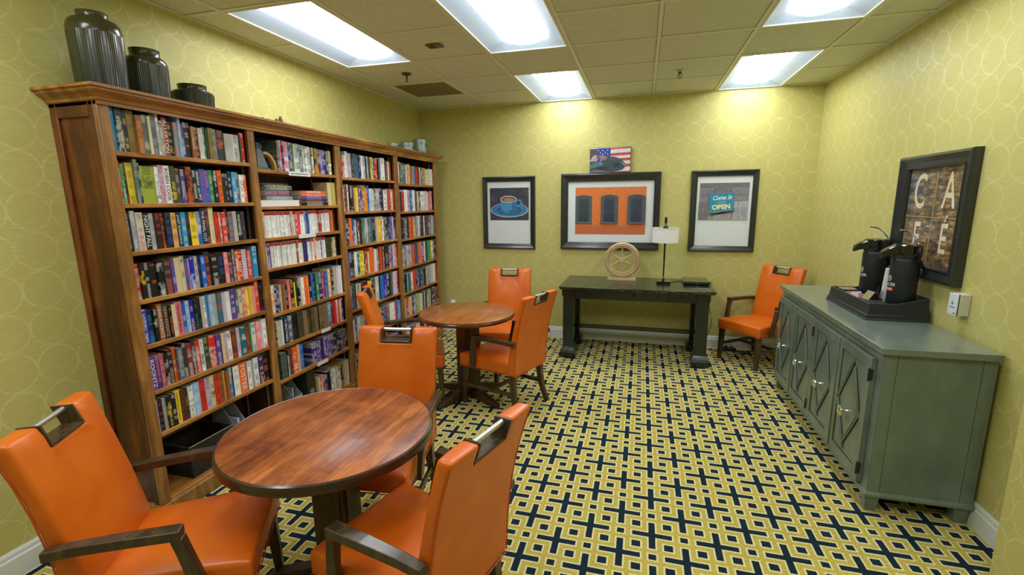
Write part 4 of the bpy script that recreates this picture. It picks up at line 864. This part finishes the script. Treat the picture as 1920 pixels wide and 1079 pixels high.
o = thing('air_freshener', 'white plug-in air freshener low on back wall beyond far table', 'air freshener', (-1.74, 0, .335))
obj('outlet_plate', MB().box(-.035, .035, -.004, -.0005, -.05, .065), 'white', o, bevel=.002)
obj('body', MB().rings([[(.03*f_*math.cos(2*PI*i/24), -.03+.024*f_*math.sin(2*PI*i/24), z) for i in range(24)] for f_, z in ((.8, -.02), (1, -.01), (1, .035), (.85, .055), (.4, .068))]), 'white', o, smooth=True)

# ------------------------------------------------------------ cabinet
t = thing('cabinet', 'grey-green four-door sideboard with diamond door trim, right wall', 'cabinet', (1.96, -1.93, 0))
def K(name, mb, mat='cab', par=None, **k):
    o = obj(name, mb, mat, **k)
    o.parent = par or t
    if par is None: o.matrix_parent_inverse = Matrix.Translation((-1.96, 1.93, 0))
    return o
cx0, cx1, c0, c1 = 1.735, 2.188, -2.80, -1.045
K('body', MB().box(cx0, cx1, c0, c1, .115, .872))
K('top', MB().box(1.705, 2.190, -2.832, -1.02, .872, .906), 'cabtop', bevel=.003)
K('base_moulding', MB().rings([[(cx0-q, c0-q, z), (cx1, c0-q, z), (cx1, c1+q, z), (cx0-q, c1+q, z)] for q, z in ((.012, .09), (.018, .096), (.018, .108), (.008, .118), (0, .124))]))
for x, y in ((cx0+.03, c0+.035), (cx0+.03, c1-.035), (cx1-.035, c0+.035), (cx1-.035, c1-.035)):
    K('foot', MB().rings([[(x-q, y-q, z), (x+q, y-q, z), (x+q, y+q, z), (x-q, y+q, z)] for q, z in ((.024, 0), (.034, .09))]), bevel=.002)
# end panel: corner stiles proud of the middle panel, grooves between
for x0, x1 in ((cx0, cx0+.052), (cx1-.055, cx1)): K('end_stile', MB().box(x0, x1, c0-.004, c0, .124, .872))
K('end_panel', MB().box(cx0+.055, cx1-.058, c0-.004, c0, .124, .868))
K('top_rail', MB().box(cx0-.003, cx0, c0, c1, .826, .872)); K('corner_stile', MB().box(cx0-.003, cx0, c0, c0+.058, .124, .826)); K('corner_stile', MB().box(cx0-.003, cx0, c1-.032, c1, .124, .826))
ed = [-2.74, -2.325, -1.91, -1.495, -1.08]
for k in range(4):
    a, b = ed[k]+.002, ed[k+1]-.002; fr = cx0-.022; z0_, z1_ = .130, .822
    pr = .006 if k in (0, 2) else 0
    d = K('door', MB().box(fr-pr*0, cx0-.001, a, b, z0_, z1_), bevel=.002)
    sl = .056
    for q in ((a, a+sl, z0_, z1_), (b-sl, b, z0_, z1_), (a+sl, b-sl, z0_, z0_+sl), (a+sl, b-sl, z1_-sl, z1_)): K('door_rail', MB().box(fr-.007, fr, *q), par=d, bevel=.0015)
    if k in (0, 2): K('astragal', MB().box(fr-.014, fr-.007, b-.018, b+.006, z0_, z1_), par=d, bevel=.002)
    ya, yb, zc, yc = a+sl, b-sl, (z0_+z1_)/2, (a+b)/2; mb = MB()
    for q in ((ya, ya+.005, z0_+sl, z1_-sl), (yb-.005, yb, z0_+sl, z1_-sl), (ya, yb, z0_+sl, z0_+sl+.005), (ya, yb, z1_-sl-.005, z1_-sl)): mb.box(fr-.0014, fr+.001, *q)
    K('panel_groove', mb, 'cabgroove', par=d)
    # diamond of beaded strips, each running past the corner like a pinwheel
    top_, bot_ = (zc+.245), (zc-.245); yl, yr_ = yb-.012, ya+.012
    segs = [((yc-.01, top_+.02), (yl-.0, zc+.01)), ((yc-.03, top_-.01), (yr_, zc-.012)), ((yr_, zc+.006), (yc+.03, bot_)), ((yl, zc-.01), (yc+.01, bot_-.02))]
    for p, q in segs:
        dy, dz = q[0]-p[0], q[1]-p[1]; L_ = math.hypot(dy, dz); ny_, nz_ = -dz/L_*.007, dy/L_*.007; mb = MB()
        for s_ in (-1, 1): mb.bar([(fr-.004, p[0]+s_*ny_, p[1]+s_*nz_), (fr-.004, q[0]+s_*ny_, q[1]+s_*nz_)], .010, .008, side=(1, 0, 0))
        K('diamond_strip', mb, par=d, bevel=.0015)
        ny_, nz_ = -dz/L_*.013, dy/L_*.013; mb = MB().bar([(fr-.001, *p), (fr-.001, *q)], .007, .004, side=(1, 0, 0))
        for s_ in (-1, 1): mb.bar([(fr-.001, p[0]+s_*ny_, p[1]+s_*nz_), (fr-.001, q[0]+s_*ny_, q[1]+s_*nz_)], .004, .004, side=(1, 0, 0))
        K('strip_groove', mb, 'cabgroove', par=d)
    mb = MB(); kz = zc-.035
    mb.rings([[(x, yc+r_*math.cos(2*PI*i/24), kz+r_*math.sin(2*PI*i/24)) for i in range(24)] for x, r_ in ((fr, .009), (fr-.006, .006), (fr-.034, .006), (fr-.036, .026), (fr-.041, .031), (fr-.046, .028), (fr-.046, .022), (fr-.042, .020))])
    for q in range(8): mb.lathe([(0, 0), (.0055, .001), (.0045, .004), (0, .005)], (0, 0, 0), 8); n_ = 4*8
    # turn the last small studs so they sit on the knob face
    base = len(mb.v)-8*32
    for q in range(8):
        a_ = 2*PI*q/8
        for i in range(32):
            vx, vy, vz = mb.v[base+q*32+i]; mb.v[base+q*32+i] = (fr-.042-vz, yc+.013*math.cos(a_)+vx, kz+.013*math.sin(a_)+vy)
    K('knob', mb, 'chrome', par=d, smooth=True)
    hy = a-.001 if k in (0, 2) else b+.001
    for z in (.21, .735): K('hinge', MB().box(fr-.012, fr+.004, hy-.006, hy+.006, z-.028, z+.028).tube([(fr-.012, hy, z-.034), (fr-.012, hy, z+.034)], .005, 8), 'black', par=d)

# ------------------------------------------------------------ coffee station
o = thing('airpot_tray', 'black plastic condiment tray holding coffee airpots on the sideboard', 'tray', (2.025, -1.918, .906))
x0, x1, y0, y1 = -.165, .162, -.318, .318
def rr_(q, z, zb=None): return [(x0+q, y0+q, z), (.0, y0+q, z), (x1-q*.4, y0+q, zb or z), (x1-q*.4, y1-q, zb or z), (.0, y1-q, z), (x0+q, y1-q, z)]
mb = MB(); mb.rings([rr_(0, 0), rr_(0, .006), rr_(.005, .01), rr_(.007, .03), rr_(.012, .032), rr_(.020, .098, .138), rr_(.026, .102, .142), rr_(.032, .098, .138), rr_(.034, .028)], cap=False)
obj('rim_wall', mb, 'black', o, bevel=.0015)
obj('well_floor', MB().box(x0+.03, x1-.008, y0+.03, y1-.03, .0, .028), 'black', o)
mb = MB().box(x0+.034, -.018, y0+.034, y0+.275, .028, .088).box(x0+.034, -.018, y1-.16, y1-.034, .028, .088).box(-.03, -.018, y0+.275, y1-.16, .028, .088)
obj('deck', mb, 'black', o, bevel=.003)
obj('raised_pad', MB().box(-.112, -.03, y1-.145, y1-.045, .088, .096), 'black', o, bevel=.002); obj('raised_pad', MB().box(-.112, -.03, y0+.05, y0+.155, .088, .096), 'black', o, bevel=.002)
gc = plain('pale_gold_card', (150, 144, 104), .4, .2, var=.2)
q = obj('card', MB().box(-.045, .045, -.045, .045, 0, .004).box(-.012, .010, -.014, .012, .004, .0045), gc); q.location = (1.955, -1.695, 1.0025); tag(q, 'flat pale gold card lying at far end of the black tray', 'card')
o = thing('tent_sign', 'small folded dark tent sign with gold face on black tray', 'sign', (1.972, -2.005, .9945), R(10))
obj('panel', MB().hexa([(-.035, -.035, 0), (-.032, -.035, 0), (.002, -.035, .05), (-.001, -.035, .05)], [(-.035, .035, 0), (-.032, .035, 0), (.002, .035, .05), (-.001, .035, .05)]), gc, o)
obj('fold', MB().prism([(-.032, 0), (.034, 0), (.002, .049)], lambda u, v, d: (u, d, v), -.034, .034), 'black', o)
pk = plain('pink_packet', (236, 150, 176), .6); pw = plain('white_packet', (232, 228, 232), .6)
rp = random.Random(11)
for k, (dx, dy, mt, lb) in enumerate([(-.105, .105, pk, 'pink sweetener packet nearest the gold card'), (-.085, .115, pk, 'pink sweetener packet second from the gold card'), (-.068, .085, pw, 'white sugar packet beside the pink packets'), (-.052, .110, pw, 'white sugar packet in middle of the tray slot'), (-.095, .045, pw, 'white sugar packet lying nearest the dark tent sign'), (-.045, .05, pk, 'pink packet poking up behind the tent sign')]):
    q = obj('packet', MB().hexa([(-.024, -.001, 0), (.024, -.001, 0), (.024, .001, 0), (-.024, .001, 0)], [(-.024, -.001+.012, .068), (.024, -.001+.012, .068), (.024, .001+.012, .068), (-.024, .001+.012, .068)]).box(-.024, .024, -.0015, .0015, -.001, .001), mt)
    q.location = (2.025+dx, -1.918+dy-.015, .937); q.rotation_euler = (R(rp.uniform(-14, 4)), R(rp.uniform(-8, 8)), R(rp.uniform(-25, 25))); tag(q, lb, 'packet', 'sugar and sweetener packets in the tray')
o = thing('stirrer_cup', 'low black cup full of dark stirrers between the two airpots', 'cup', (2.028, -1.955, .9345))
obj('cup', MB().rings([[(q_*math.cos(2*PI*i/24), q_*math.sin(2*PI*i/24), z) for i in range(24)] for q_, z in ((.022, 0), (.026, .055), (.024, .055), (.020, .003))]), 'black', o, smooth=True)
for k in range(14):
    a = k*2.4; q_ = .006+.011*(k % 3)/2; obj('stirrer', MB().tube([(q_*math.cos(a)*.6, q_*math.sin(a)*.6, .004), (q_*math.cos(a)*1.7, q_*math.sin(a)*1.7, .095+.012*(k % 4))], .0014, 5), plain('stirrer_dark', (52, 36, 36), .5) if k % 4 else plain('stirrer_pink', (170, 80, 90), .5), o)
o = thing('cup_lids', 'stack of white cup lids standing between the two airpots', 'lids', (2.087, -1.925, .9345))
obj('stack', MB().rings([[(q_*math.cos(2*PI*i/32), q_*math.sin(2*PI*i/32), z) for i in range(32)] for k in range(21) for q_, z in ((.034-.0007*k, k*.012), (.034-.0007*k, k*.012+.007), (.030-.0007*k, k*.012+.009))]), 'white', o, smooth=False)
def airpot(x, y, label, txt2):
    o = thing('airpot', label, 'airpot', (x, y, .9345)); r = .0705
    obj('body', MB().lathe([(0, 0), (r-.003, 0), (r, .004), (r+.001, .32), (r-.001, .335), (r-.006, .342), (0, .342)], n=56), 'black', o, smooth=True)
    obj('collar', MB().lathe([(0, .338), (r-.004, .338), (r+.002, .346), (r+.003, .372), (0, .372)], n=56), 'gloss', o, smooth=True)
    mb = MB().lathe([(0, .372), (r+.002, .372), (r+.001, .414), (r-.005, .421), (.03, .426), (0, .427)], n=56); obj('lid', mb, 'gloss', o, smooth=True)
    mb = MB(); R_ = []
    for u, hw, za, zb in ((-.035, .050, .352, .420), (-.07, .036, .356, .412), (-.10, .026, .352, .398), (-.128, .019, .340, .380), (-.134, .014, .336, .366)):
        R_.append([(u, -hw, za), (u, hw, za), (u, hw, zb-.006), (u, hw*.7, zb), (u, -hw*.7, zb), (u, -hw, zb-.006)])
    obj('spout', mb.rings(R_), 'gloss', o)
    obj('lever', MB().tube([(.062, 0, .40), (.058, 0, .43), (.030, 0, .462), (.0, 0, .490), (-.02, 0, .500), (-.05, 0, .503)], [.0045, .0045, .0045, .0045, .006, .007], 10), 'chrome', o, smooth=True)
    obj('lever_pivot', MB().tube([(.058, -.014, .424), (.058, .014, .424)], .006, 10), 'chrome', o, smooth=True)
    pts = [(.0, -.074, .358), (.03, -.076, .335), (.062, -.062, .29), (.085, -.035, .262), (.092, 0, .255), (.085, .035, .262), (.062, .062, .29), (.03, .076, .335), (0, .074, .358)]
    obj('carry_handle', MB().bar(pts, .020, .006, side=(0, 0, 1)), 'gloss', o, bevel=.002)
    def wrap(vs, u0, v0): return [(-(r+.0016)*math.cos((v[0]+u0)/r), -(r+.0016)*math.sin((v[0]+u0)/r), v[1]+v0) for v in vs]
    # lettering centred on the side facing the room, reading left to right for someone in front
    sgn = lambda vs: [(v[0], v[1], 0) for v in vs]
    vs, fs = text_mesh('ILCER', .026, bold=.0004); obj('lettering', MB().add(wrap(sgn(vs), .014, .178), fs), 'white', o, fix=False)
    ring = MB(); n = 28
    for a, b in ((.0145, .0175),):
        ring.add(wrap([(b*math.cos(2*PI*i/n), b*math.sin(2*PI*i/n)) for i in range(n)]+[(a*math.cos(2*PI*i/n), a*math.sin(2*PI*i/n)) for i in range(n)], .004, .215), [(i, (i+1) % n, n+(i+1) % n, n+i) for i in range(n)])
    vs, fs = text_mesh('R', .026, shear=.3, bold=.0006); ring.add(wrap(sgn(vs), .004, .215), fs); obj('emblem', ring, 'white', o, fix=False)
    if txt2:
        n = 12; w2, h2 = .060, .020
        top = [(-w2/2+w2*i/n, h2/2) for i in range(n+1)]; bot = [(-w2/2+w2*i/n, -h2/2) for i in range(n+1)]
        obj('decaf_label', MB().add(wrap(top+bot, .006, .150), [(i, i+1, n+2+i, n+1+i) for i in range(n)]), plain('orange_label', (232, 76, 34), .5), o, fix=False)
        vs, fs = text_mesh('DECAF', .017, bold=.0005); obj('lettering', MB().add([(p[0]*1.006, p[1]*1.006, p[2]) for p in wrap(sgn(vs), .002, .150)], fs), 'white', o, fix=False)
airpot(2.08, -2.115, 'black coffee airpot with orange decaf label, nearer one', True)
airpot(2.08, -1.735, 'black coffee airpot without orange label, farther one', False)

# ------------------------------------------------------------ pictures
def FB(u, v, d): return (u, -d, v)
def FR(u, v, d): return (XR-d, -u, v)
def frame(label, F, out, inn, depth, prof=None):
    u0, u1, v0, v1 = out; a0, a1, b0, b1 = inn
    o = thing('framed_picture', label, 'picture', F((u0+u1)/2, v0, 0)); M0 = Matrix.Translation(-Vector(o.location))
    def add(name, mb, mat, **k):
        q = obj(name, mb, mat, o, **k); q.matrix_parent_inverse = M0; return q
    mb = MB(); R_ = []
    for f_, d in (prof or ((0, .001), (0, depth*.75), (.06, depth*.95), (.2, depth), (.55, depth*.7), (.8, depth*.55), (.84, depth*.68), (.95, depth*.6), (1, depth*.35), (1, .001))):
        R_.append([F(u0+(a0-u0)*f_, v0+(b0-v0)*f_, d), F(u1+(a1-u1)*f_, v0+(b0-v0)*f_, d), F(u1+(a1-u1)*f_, v1+(b1-v1)*f_, d), F(u0+(a0-u0)*f_, v1+(b1-v1)*f_, d)])
    R_.append(R_[0]); add('frame', mb.rings(R_, cap=False), 'frame')
    add('glass', MB().poly([F(a0, b0, depth*.34), F(a1, b0, depth*.34), F(a1, b1, depth*.34), F(a0, b1, depth*.34)]), 'glass', fix=False)
    return o, add
class Art:
    def __init__(s, F, d): s.F = F; s.d = d; s.mb = MB()
    def p(s, pts, rgb): s.d += .00012; s.mb.poly([s.F(u, v, s.d) for u, v in pts], lin(rgb)); return s
    def r(s, a, b, c_, d, rgb): return s.p([(a, c_), (b, c_), (b, d), (a, d)], rgb)
    def e(s, cx, cy, rx, ry, rgb, n=40, a0=0, a1=360): return s.p([(cx+rx*math.cos(R(a0+(a1-a0)*i/n)), cy+ry*math.sin(R(a0+(a1-a0)*i/n))) for i in range(n)], rgb)
    def t(s, txt, cx, cy, size, rgb, rot=0, **k):
        s.d += .00012; vs, fs = text_mesh(txt, size, **k); c_, s_ = math.cos(R(rot)), math.sin(R(rot))
        s.mb.add([s.F(cx+x*c_-y*s_, cy+x*s_+y*c_, s.d) for x, y, _ in vs], fs, lin(rgb)); return s
# coffee cup
o, add = frame('black framed picture of a blue coffee cup, leftmost on back wall', FB, (-1.305, -.663, 1.067, 1.917), (-1.249, -.722, 1.13, 1.856), .03)
add('mat_board', MB().poly([FB(-1.249, 1.13, .004), FB(-.722, 1.13, .004), FB(-.722, 1.856, .004), FB(-1.249, 1.856, .004)]), 'mat')
X = lambda u: -1.22+(u-253)/494*.477
Zz = lambda v: 1.786-(v-218)/412*.38
A = Art(FB, .0045); A.r(X(253), X(747), Zz(630), Zz(218), (58, 62, 78))
rp = random.Random(4)
for k in range(44):
    u = rp.uniform(255, 740); v = rp.uniform(222, 560); g_ = rp.uniform(-22, 34)
    if k % 3: A.r(X(u), X(min(u+rp.uniform(3, 10), 746)), Zz(min(v+rp.uniform(30, 120), 629)), Zz(v), (66+g_, 68+g_, 86+g_))
    else: A.r(X(u), X(min(u+rp.uniform(30, 110), 746)), Zz(v+rp.uniform(4, 9)), Zz(v), (60+g_, 64+g_, 80+g_))
sx, sy = .477/494, .38/412
A.e(X(502), Zz(498), 238*sx, 94*sy, (212, 214, 214)); A.e(X(502), Zz(495), 230*sx, 87*sy, (52, 128, 176)); A.e(X(500), Zz(500), 160*sx, 55*sy, (34, 96, 148)); A.e(X(500), Zz(503), 120*sx, 40*sy, (46, 116, 166))
A.e(X(622), Zz(408), 42*sx, 44*sy, (70, 150, 192)); A.e(X(620), Zz(408), 24*sx, 27*sy, (36, 70, 100))
A.p([(X(u), Zz(v)) for u, v in ((392, 362), (594, 362), (592, 440), (578, 505), (545, 532), (500, 540), (455, 532), (412, 505), (394, 440))], (70, 150, 196))
A.p([(X(u), Zz(v)) for u, v in ((545, 380), (594, 370), (592, 440), (578, 505), (545, 532), (530, 535))], (48, 120, 168))
A.t('TIME', X(515), Zz(518), .028, (32, 72, 110), bold=.0005)
A.e(X(493), Zz(362), 103*sx, 44*sy, (214, 214, 210)); A.e(X(494), Zz(363), 93*sx, 35*sy, (136, 88, 60)); A.e(X(498), Zz(368), 62*sx, 20*sy, (176, 140, 110))
add('print', A.mb, 'vcol', fix=False)
# brick building
o, add = frame('large black framed picture of orange brick wall with three shuttered windows', FB, (-.358, .731, 1.079, 1.928), (-.277, .661, 1.16, 1.837), .04)
add('mat_board', MB().poly([FB(-.277, 1.16, .004), FB(.661, 1.16, .004), FB(.661, 1.837, .004), FB(-.277, 1.837, .004)]), 'mat')
bk = NT('printed_bricks'); p = bk.xyz(bk.pos()); bt = bk.n.new('ShaderNodeTexBrick'); bk.link(bk.vec(p[0], p[2], 0.), bt.inputs['Vector'])
bt.inputs['Scale'].default_value = 1; bt.inputs['Brick Width'].default_value = .021; bt.inputs['Row Height'].default_value = .0075; bt.inputs['Mortar Size'].default_value = .0007
bt.inputs['Color1'].default_value = (*lin((236, 132, 58)), 1); bt.inputs['Color2'].default_value = (*lin((220, 110, 52)), 1); bt.inputs['Mortar'].default_value = (*lin((206, 132, 84)), 1)
bk.fin(bk.mix(bk.mr(p[2], 1.36, 1.33, 0, .45), bt.outputs[0], lin((160, 84, 62))), .7)
add('brick_print', MB().poly([FB(-.195, 1.247, .0045), FB(.583, 1.247, .0045), FB(.583, 1.773, .0045), FB(-.195, 1.773, .0045)]), bk.m, fix=False)
X = lambda u: max(-.1945, min(.5825, -.195+(u-163)/1195*.778)); Zz = lambda v: 1.773-(v-100)/800*.526
A = Art(FB, .0047)
for a, b in ((165, 450), (608, 890), (1060, 1345)):
    m_ = (a+b)/2; arch = lambda q, dv: [(X(a+q+(b-a-2*q)*i/12), Zz(262+dv-27*math.sin(PI*i/12))) for i in range(13)]
    A.p([(X(a), Zz(690))]+arch(0, -6)+[(X(b), Zz(690))], (46, 44, 40)); A.p([(X(a+4), Zz(688))]+arch(5, 2)+[(X(b-6), Zz(688))], (78, 92, 96))
    A.p([(X(a+42), Zz(685))]+[(u, v) for u, v in arch(42, 4)]+[(X(b-45), Zz(685))], (70, 84, 100))
    for k in range(34):
        v = 285+k*11.6
        for q0, q1 in ((a+52, m_-4), (m_+4, b-55)): A.r(X(q0), X(q1), Zz(v+5), Zz(v), (52, 60, 74) if (k//12) % 2 == 0 else (58, 74, 86))
    A.r(X(m_-2), X(m_+2), Zz(684), Zz(250), (52, 58, 66)); A.r(X(a-14), X(b+10), Zz(712), Zz(688), (96, 108, 116)); A.r(X(a-14), X(b+10), Zz(718), Zz(712), (50, 42, 42))
A.mb.mesh; add('window_print', A.mb, 'vcol', fix=False)
# open sign picture
o, add = frame('black framed picture of a blue OPEN sign, right on the back wall', FB, (1.037, 1.69, 1.076, 1.927), (1.101, 1.634, 1.135, 1.865), .032)
add('mat_board', MB().poly([FB(1.101, 1.135, .004), FB(1.634, 1.135, .004), FB(1.634, 1.865, .004), FB(1.101, 1.865, .004)]), 'mat')
A = Art(FB, .0045); A.r(1.127, 1.609, 1.414, 1.796, (150, 148, 156)); rp = random.Random(9)
for z0_, z1_, g_ in ((1.745, 1.796, 112), (1.69, 1.743, 132), (1.655, 1.688, 122), (1.607, 1.653, 138)): A.r(1.127, 1.609, z0_, z1_, (g_, g_, g_+10))
for k in range(60):
    z_ = rp.uniform(1.61, 1.79); x_ = rp.uniform(1.13, 1.5); g_ = rp.uniform(84, 170); A.r(x_, x_+rp.uniform(.03, .1), z_, z_+rp.uniform(.0008, .002), (g_, g_, g_+8))
for x_, w_, g_ in ((1.127, .09, 118), (1.217, .055, 150), (1.272, .1, 168), (1.372, .085, 160), (1.457, .058, 172), (1.515, .094, 176)): A.r(x_, x_+w_-.003, 1.414, 1.604, (g_, g_-2, g_+4))
for k in range(70):
    x_ = rp.uniform(1.13, 1.6); z_ = rp.uniform(1.416, 1.5); g_ = rp.uniform(96, 190); A.r(x_, x_+rp.uniform(.0008, .002), z_, min(z_+rp.uniform(.03, .1), 1.604), (g_, g_, g_+6))
A.p([(1.225, 1.475), (1.475, 1.500), (1.475, 1.50), (1.47, 1.54), (1.25, 1.46)], (70, 66, 66))
A.p([(1.265, 1.685), (1.272, 1.735), (1.432, 1.742), (1.438, 1.69), (1.434, 1.69), (1.428, 1.737), (1.276, 1.730), (1.269, 1.685)], (70, 66, 68))
A.p([(1.226, 1.487), (1.466, 1.512), (1.462, 1.692), (1.226, 1.683)], (38, 142, 176)); A.p([(1.226, 1.487), (1.466, 1.512), (1.466, 1.517), (1.228, 1.492)], (150, 190, 190))
A.t('Come In', 1.345, 1.641, .062, (232, 238, 226), 3, shear=.45, sx=.86, bold=.0012); A.t("WE'RE", 1.346, 1.595, .034, (150, 196, 200), 3, sx=.9); A.t('OPEN', 1.345, 1.545, .066, (240, 228, 168), 4, bold=.0032, sx=1.05)
add('print', A.mb, 'vcol', fix=False)
# flag canvas resting on the middle frame
o = thing('flag_canvas', 'small unframed flag painting resting on top of the middle frame', 'painting', (.18, -.018, 1.9285))
M0 = Matrix.Translation(-Vector(o.location)); 
q = obj('canvas', MB().box(-.037, .401, -.036, -.002, 1.9285, 2.198), 'black', o); q.matrix_parent_inverse = M0
X = lambda u: -.034+(u-250)/1060*.432; Zz = lambda v: 2.196-(v-212)/708*.265
A = Art(FB, .0362); A.r(X(250), X(1310), Zz(918), Zz(214), (214, 220, 226))
for a, b in ((214, 255), (365, 442), (520, 597), (690, 770), (880, 918)): A.p([(X(780), Zz(b+14)), (X(1310), Zz(b-8 if b < 900 else b)), (X(1310), Zz(a-8 if a > 220 else a)), (X(780), Zz(a+14))] if b < 900 else [(X(780), Zz(b)), (X(1310), Zz(b)), (X(1310), Zz(a)), (X(780), Zz(a+20))], (202, 74, 74))
A.r(X(440), X(792), Zz(620), Zz(225), (44, 66, 152))
for u, v in ((585, 292), (712, 282), (522, 358), (650, 342), (716, 388), (586, 398), (466, 520), (534, 568), (658, 552), (470, 285)):
    A.p([(X(u)+(.0085 if i % 2 == 0 else .0036)*math.sin(2*PI*i/10), Zz(v)+(.0085 if i % 2 == 0 else .0036)*math.cos(2*PI*i/10)) for i in range(10)], (236, 240, 246))
def pp(l, c_): A.p([(X(u), Zz(v)) for u, v in l], c_)
pp([(250, 240), (440, 236), (450, 330), (430, 600), (250, 620)], (74, 72, 74)); pp([(250, 560), (330, 440), (430, 400), (430, 590), (250, 610)], (176, 158, 166)); pp([(450, 430), (620, 425), (740, 500), (700, 590), (560, 560)], (150, 112, 120))
pp([(250, 600), (430, 590), (520, 640), (640, 610), (700, 500), (840, 465), (950, 490), (1100, 580), (1195, 680), (1190, 750), (1120, 840), (1000, 880), (800, 905), (250, 918)], (56, 78, 84))
pp([(700, 510), (840, 468), (950, 492), (1100, 582), (980, 600), (800, 580)], (84, 78, 92)); pp([(1040, 600), (1195, 690), (1180, 748), (1120, 700)], (106, 156, 138)); pp([(250, 700), (430, 620), (560, 700), (420, 760), (250, 800)], (72, 118, 112))
pp([(330, 820), (560, 740), (760, 770), (700, 840), (460, 850)], (36, 52, 60)); pp([(250, 880), (430, 830), (700, 880), (560, 915), (250, 916)], (110, 104, 120)); pp([(820, 660), (1000, 640), (1060, 740), (900, 800)], (38, 60, 62)); pp([(470, 640), (560, 620), (600, 700), (520, 740)], (96, 128, 138))
q = obj('painting', A.mb, 'vcol', o, fix=False); q.matrix_parent_inverse = M0
# cafe picture on the right wall (u = -y)
o, add = frame('large dark framed CAFE lettering picture on right wall above sideboard', FR, (1.70, 2.42, 1.15, 1.882), (1.78, 2.328, 1.225, 1.80), .05)
gr = NT('grunge_panels'); p = gr.pos(); X_ = gr.xyz(p); n1 = gr.noise(p, 9, 5, .75); n2 = gr.noise(p, 60, 4, .8); n3 = gr.noise(gr.map(p, (1, 3, 9)), 4, 5, .8)
c_ = gr.ramp(n3, [(.34, lin((40, 38, 44))), (.46, lin((92, 78, 62))), (.56, lin((150, 118, 66))), (.70, lin((216, 194, 146)))])
bl = gr.M('MULTIPLY', gr.mr(X_[2], 1.46, 1.68), gr.mr(X_[1], -2.12, -1.85)); c_ = gr.mix(gr.M('MULTIPLY', gr.M('MULTIPLY', bl, gr.mr(n1, .4, .6)), .8), c_, lin((54, 82, 118)))
c_ = gr.mix(gr.M('MULTIPLY', gr.mr(n2, .58, .64), .7), c_, lin((40, 32, 26))); gr.fin(c_, .5)
add('collage', MB().poly([FR(1.78, 1.225, .006), FR(2.328, 1.225, .006), FR(2.328, 1.80, .006), FR(1.78, 1.80, .006)]), gr.m, fix=False)
add('panel_seam', MB().box(XR-.009, XR-.006, -2.075, -2.068, 1.225, 1.80).box(XR-.009, XR-.006, -2.328, -1.78, 1.508, 1.514), plain('seam_tan', (170, 146, 100), .6))
ltm = NT('worn_cream_letters'); n2 = ltm.noise(ltm.pos(), 70, 4, .8); n1 = ltm.noise(ltm.pos(), 8, 2)
ltm.fin(ltm.mix(ltm.mr(n2, .60, .66), ltm.mix(ltm.mr(n1, .4, .6), lin((222, 206, 160)), lin((226, 230, 228))), lin((90, 72, 50))), .5)
for ch, u, v, s_ in (('C', 1.905, 1.655, .30), ('A', 2.20, 1.655, .29), ('F', 1.925, 1.375, .27), ('\u00c9', 2.20, 1.385, .245)):
    vs, fs = text_mesh(ch, s_, sx=.62, bold=.0022); add('letter', MB().add([FR(u+x, v+y, .0068) for x, y, _ in vs], fs), ltm.m, fix=False)
# wall dispenser
o = thing('wall_sensor', 'white box dispenser on the right wall beside the CAFE picture', 'dispenser', (XR, -2.475, 1.014))
obj('housing', MB().box(-.050, -.001, -.036, .036, 0, .115), plain('beige_plastic', (208, 208, 190), .4), o, bevel=.003)
obj('front_cover', MB().box(-.060, -.053, -.036, .036, 0, .115), plain('white_cover', (216, 230, 240), .25), o, bevel=.003); obj('dark_gasket', MB().box(-.053, -.050, -.0355, .0355, .0005, .1145), plain('navy_gasket', (24, 32, 52), .4), o)
obj('sensor_window', MB().box(-.0608, -.0598, -.004, .004, .056, .068), 'black', o); obj('indicator', MB().box(-.0608, -.0598, -.003, .003, .074, .079), 'steel', o)
obj('print_line', MB().box(-.0606, -.0599, -.020, .018, .040, .043).box(-.0606, -.0599, -.032, -.014, .010, .014), 'cabgroove', o)
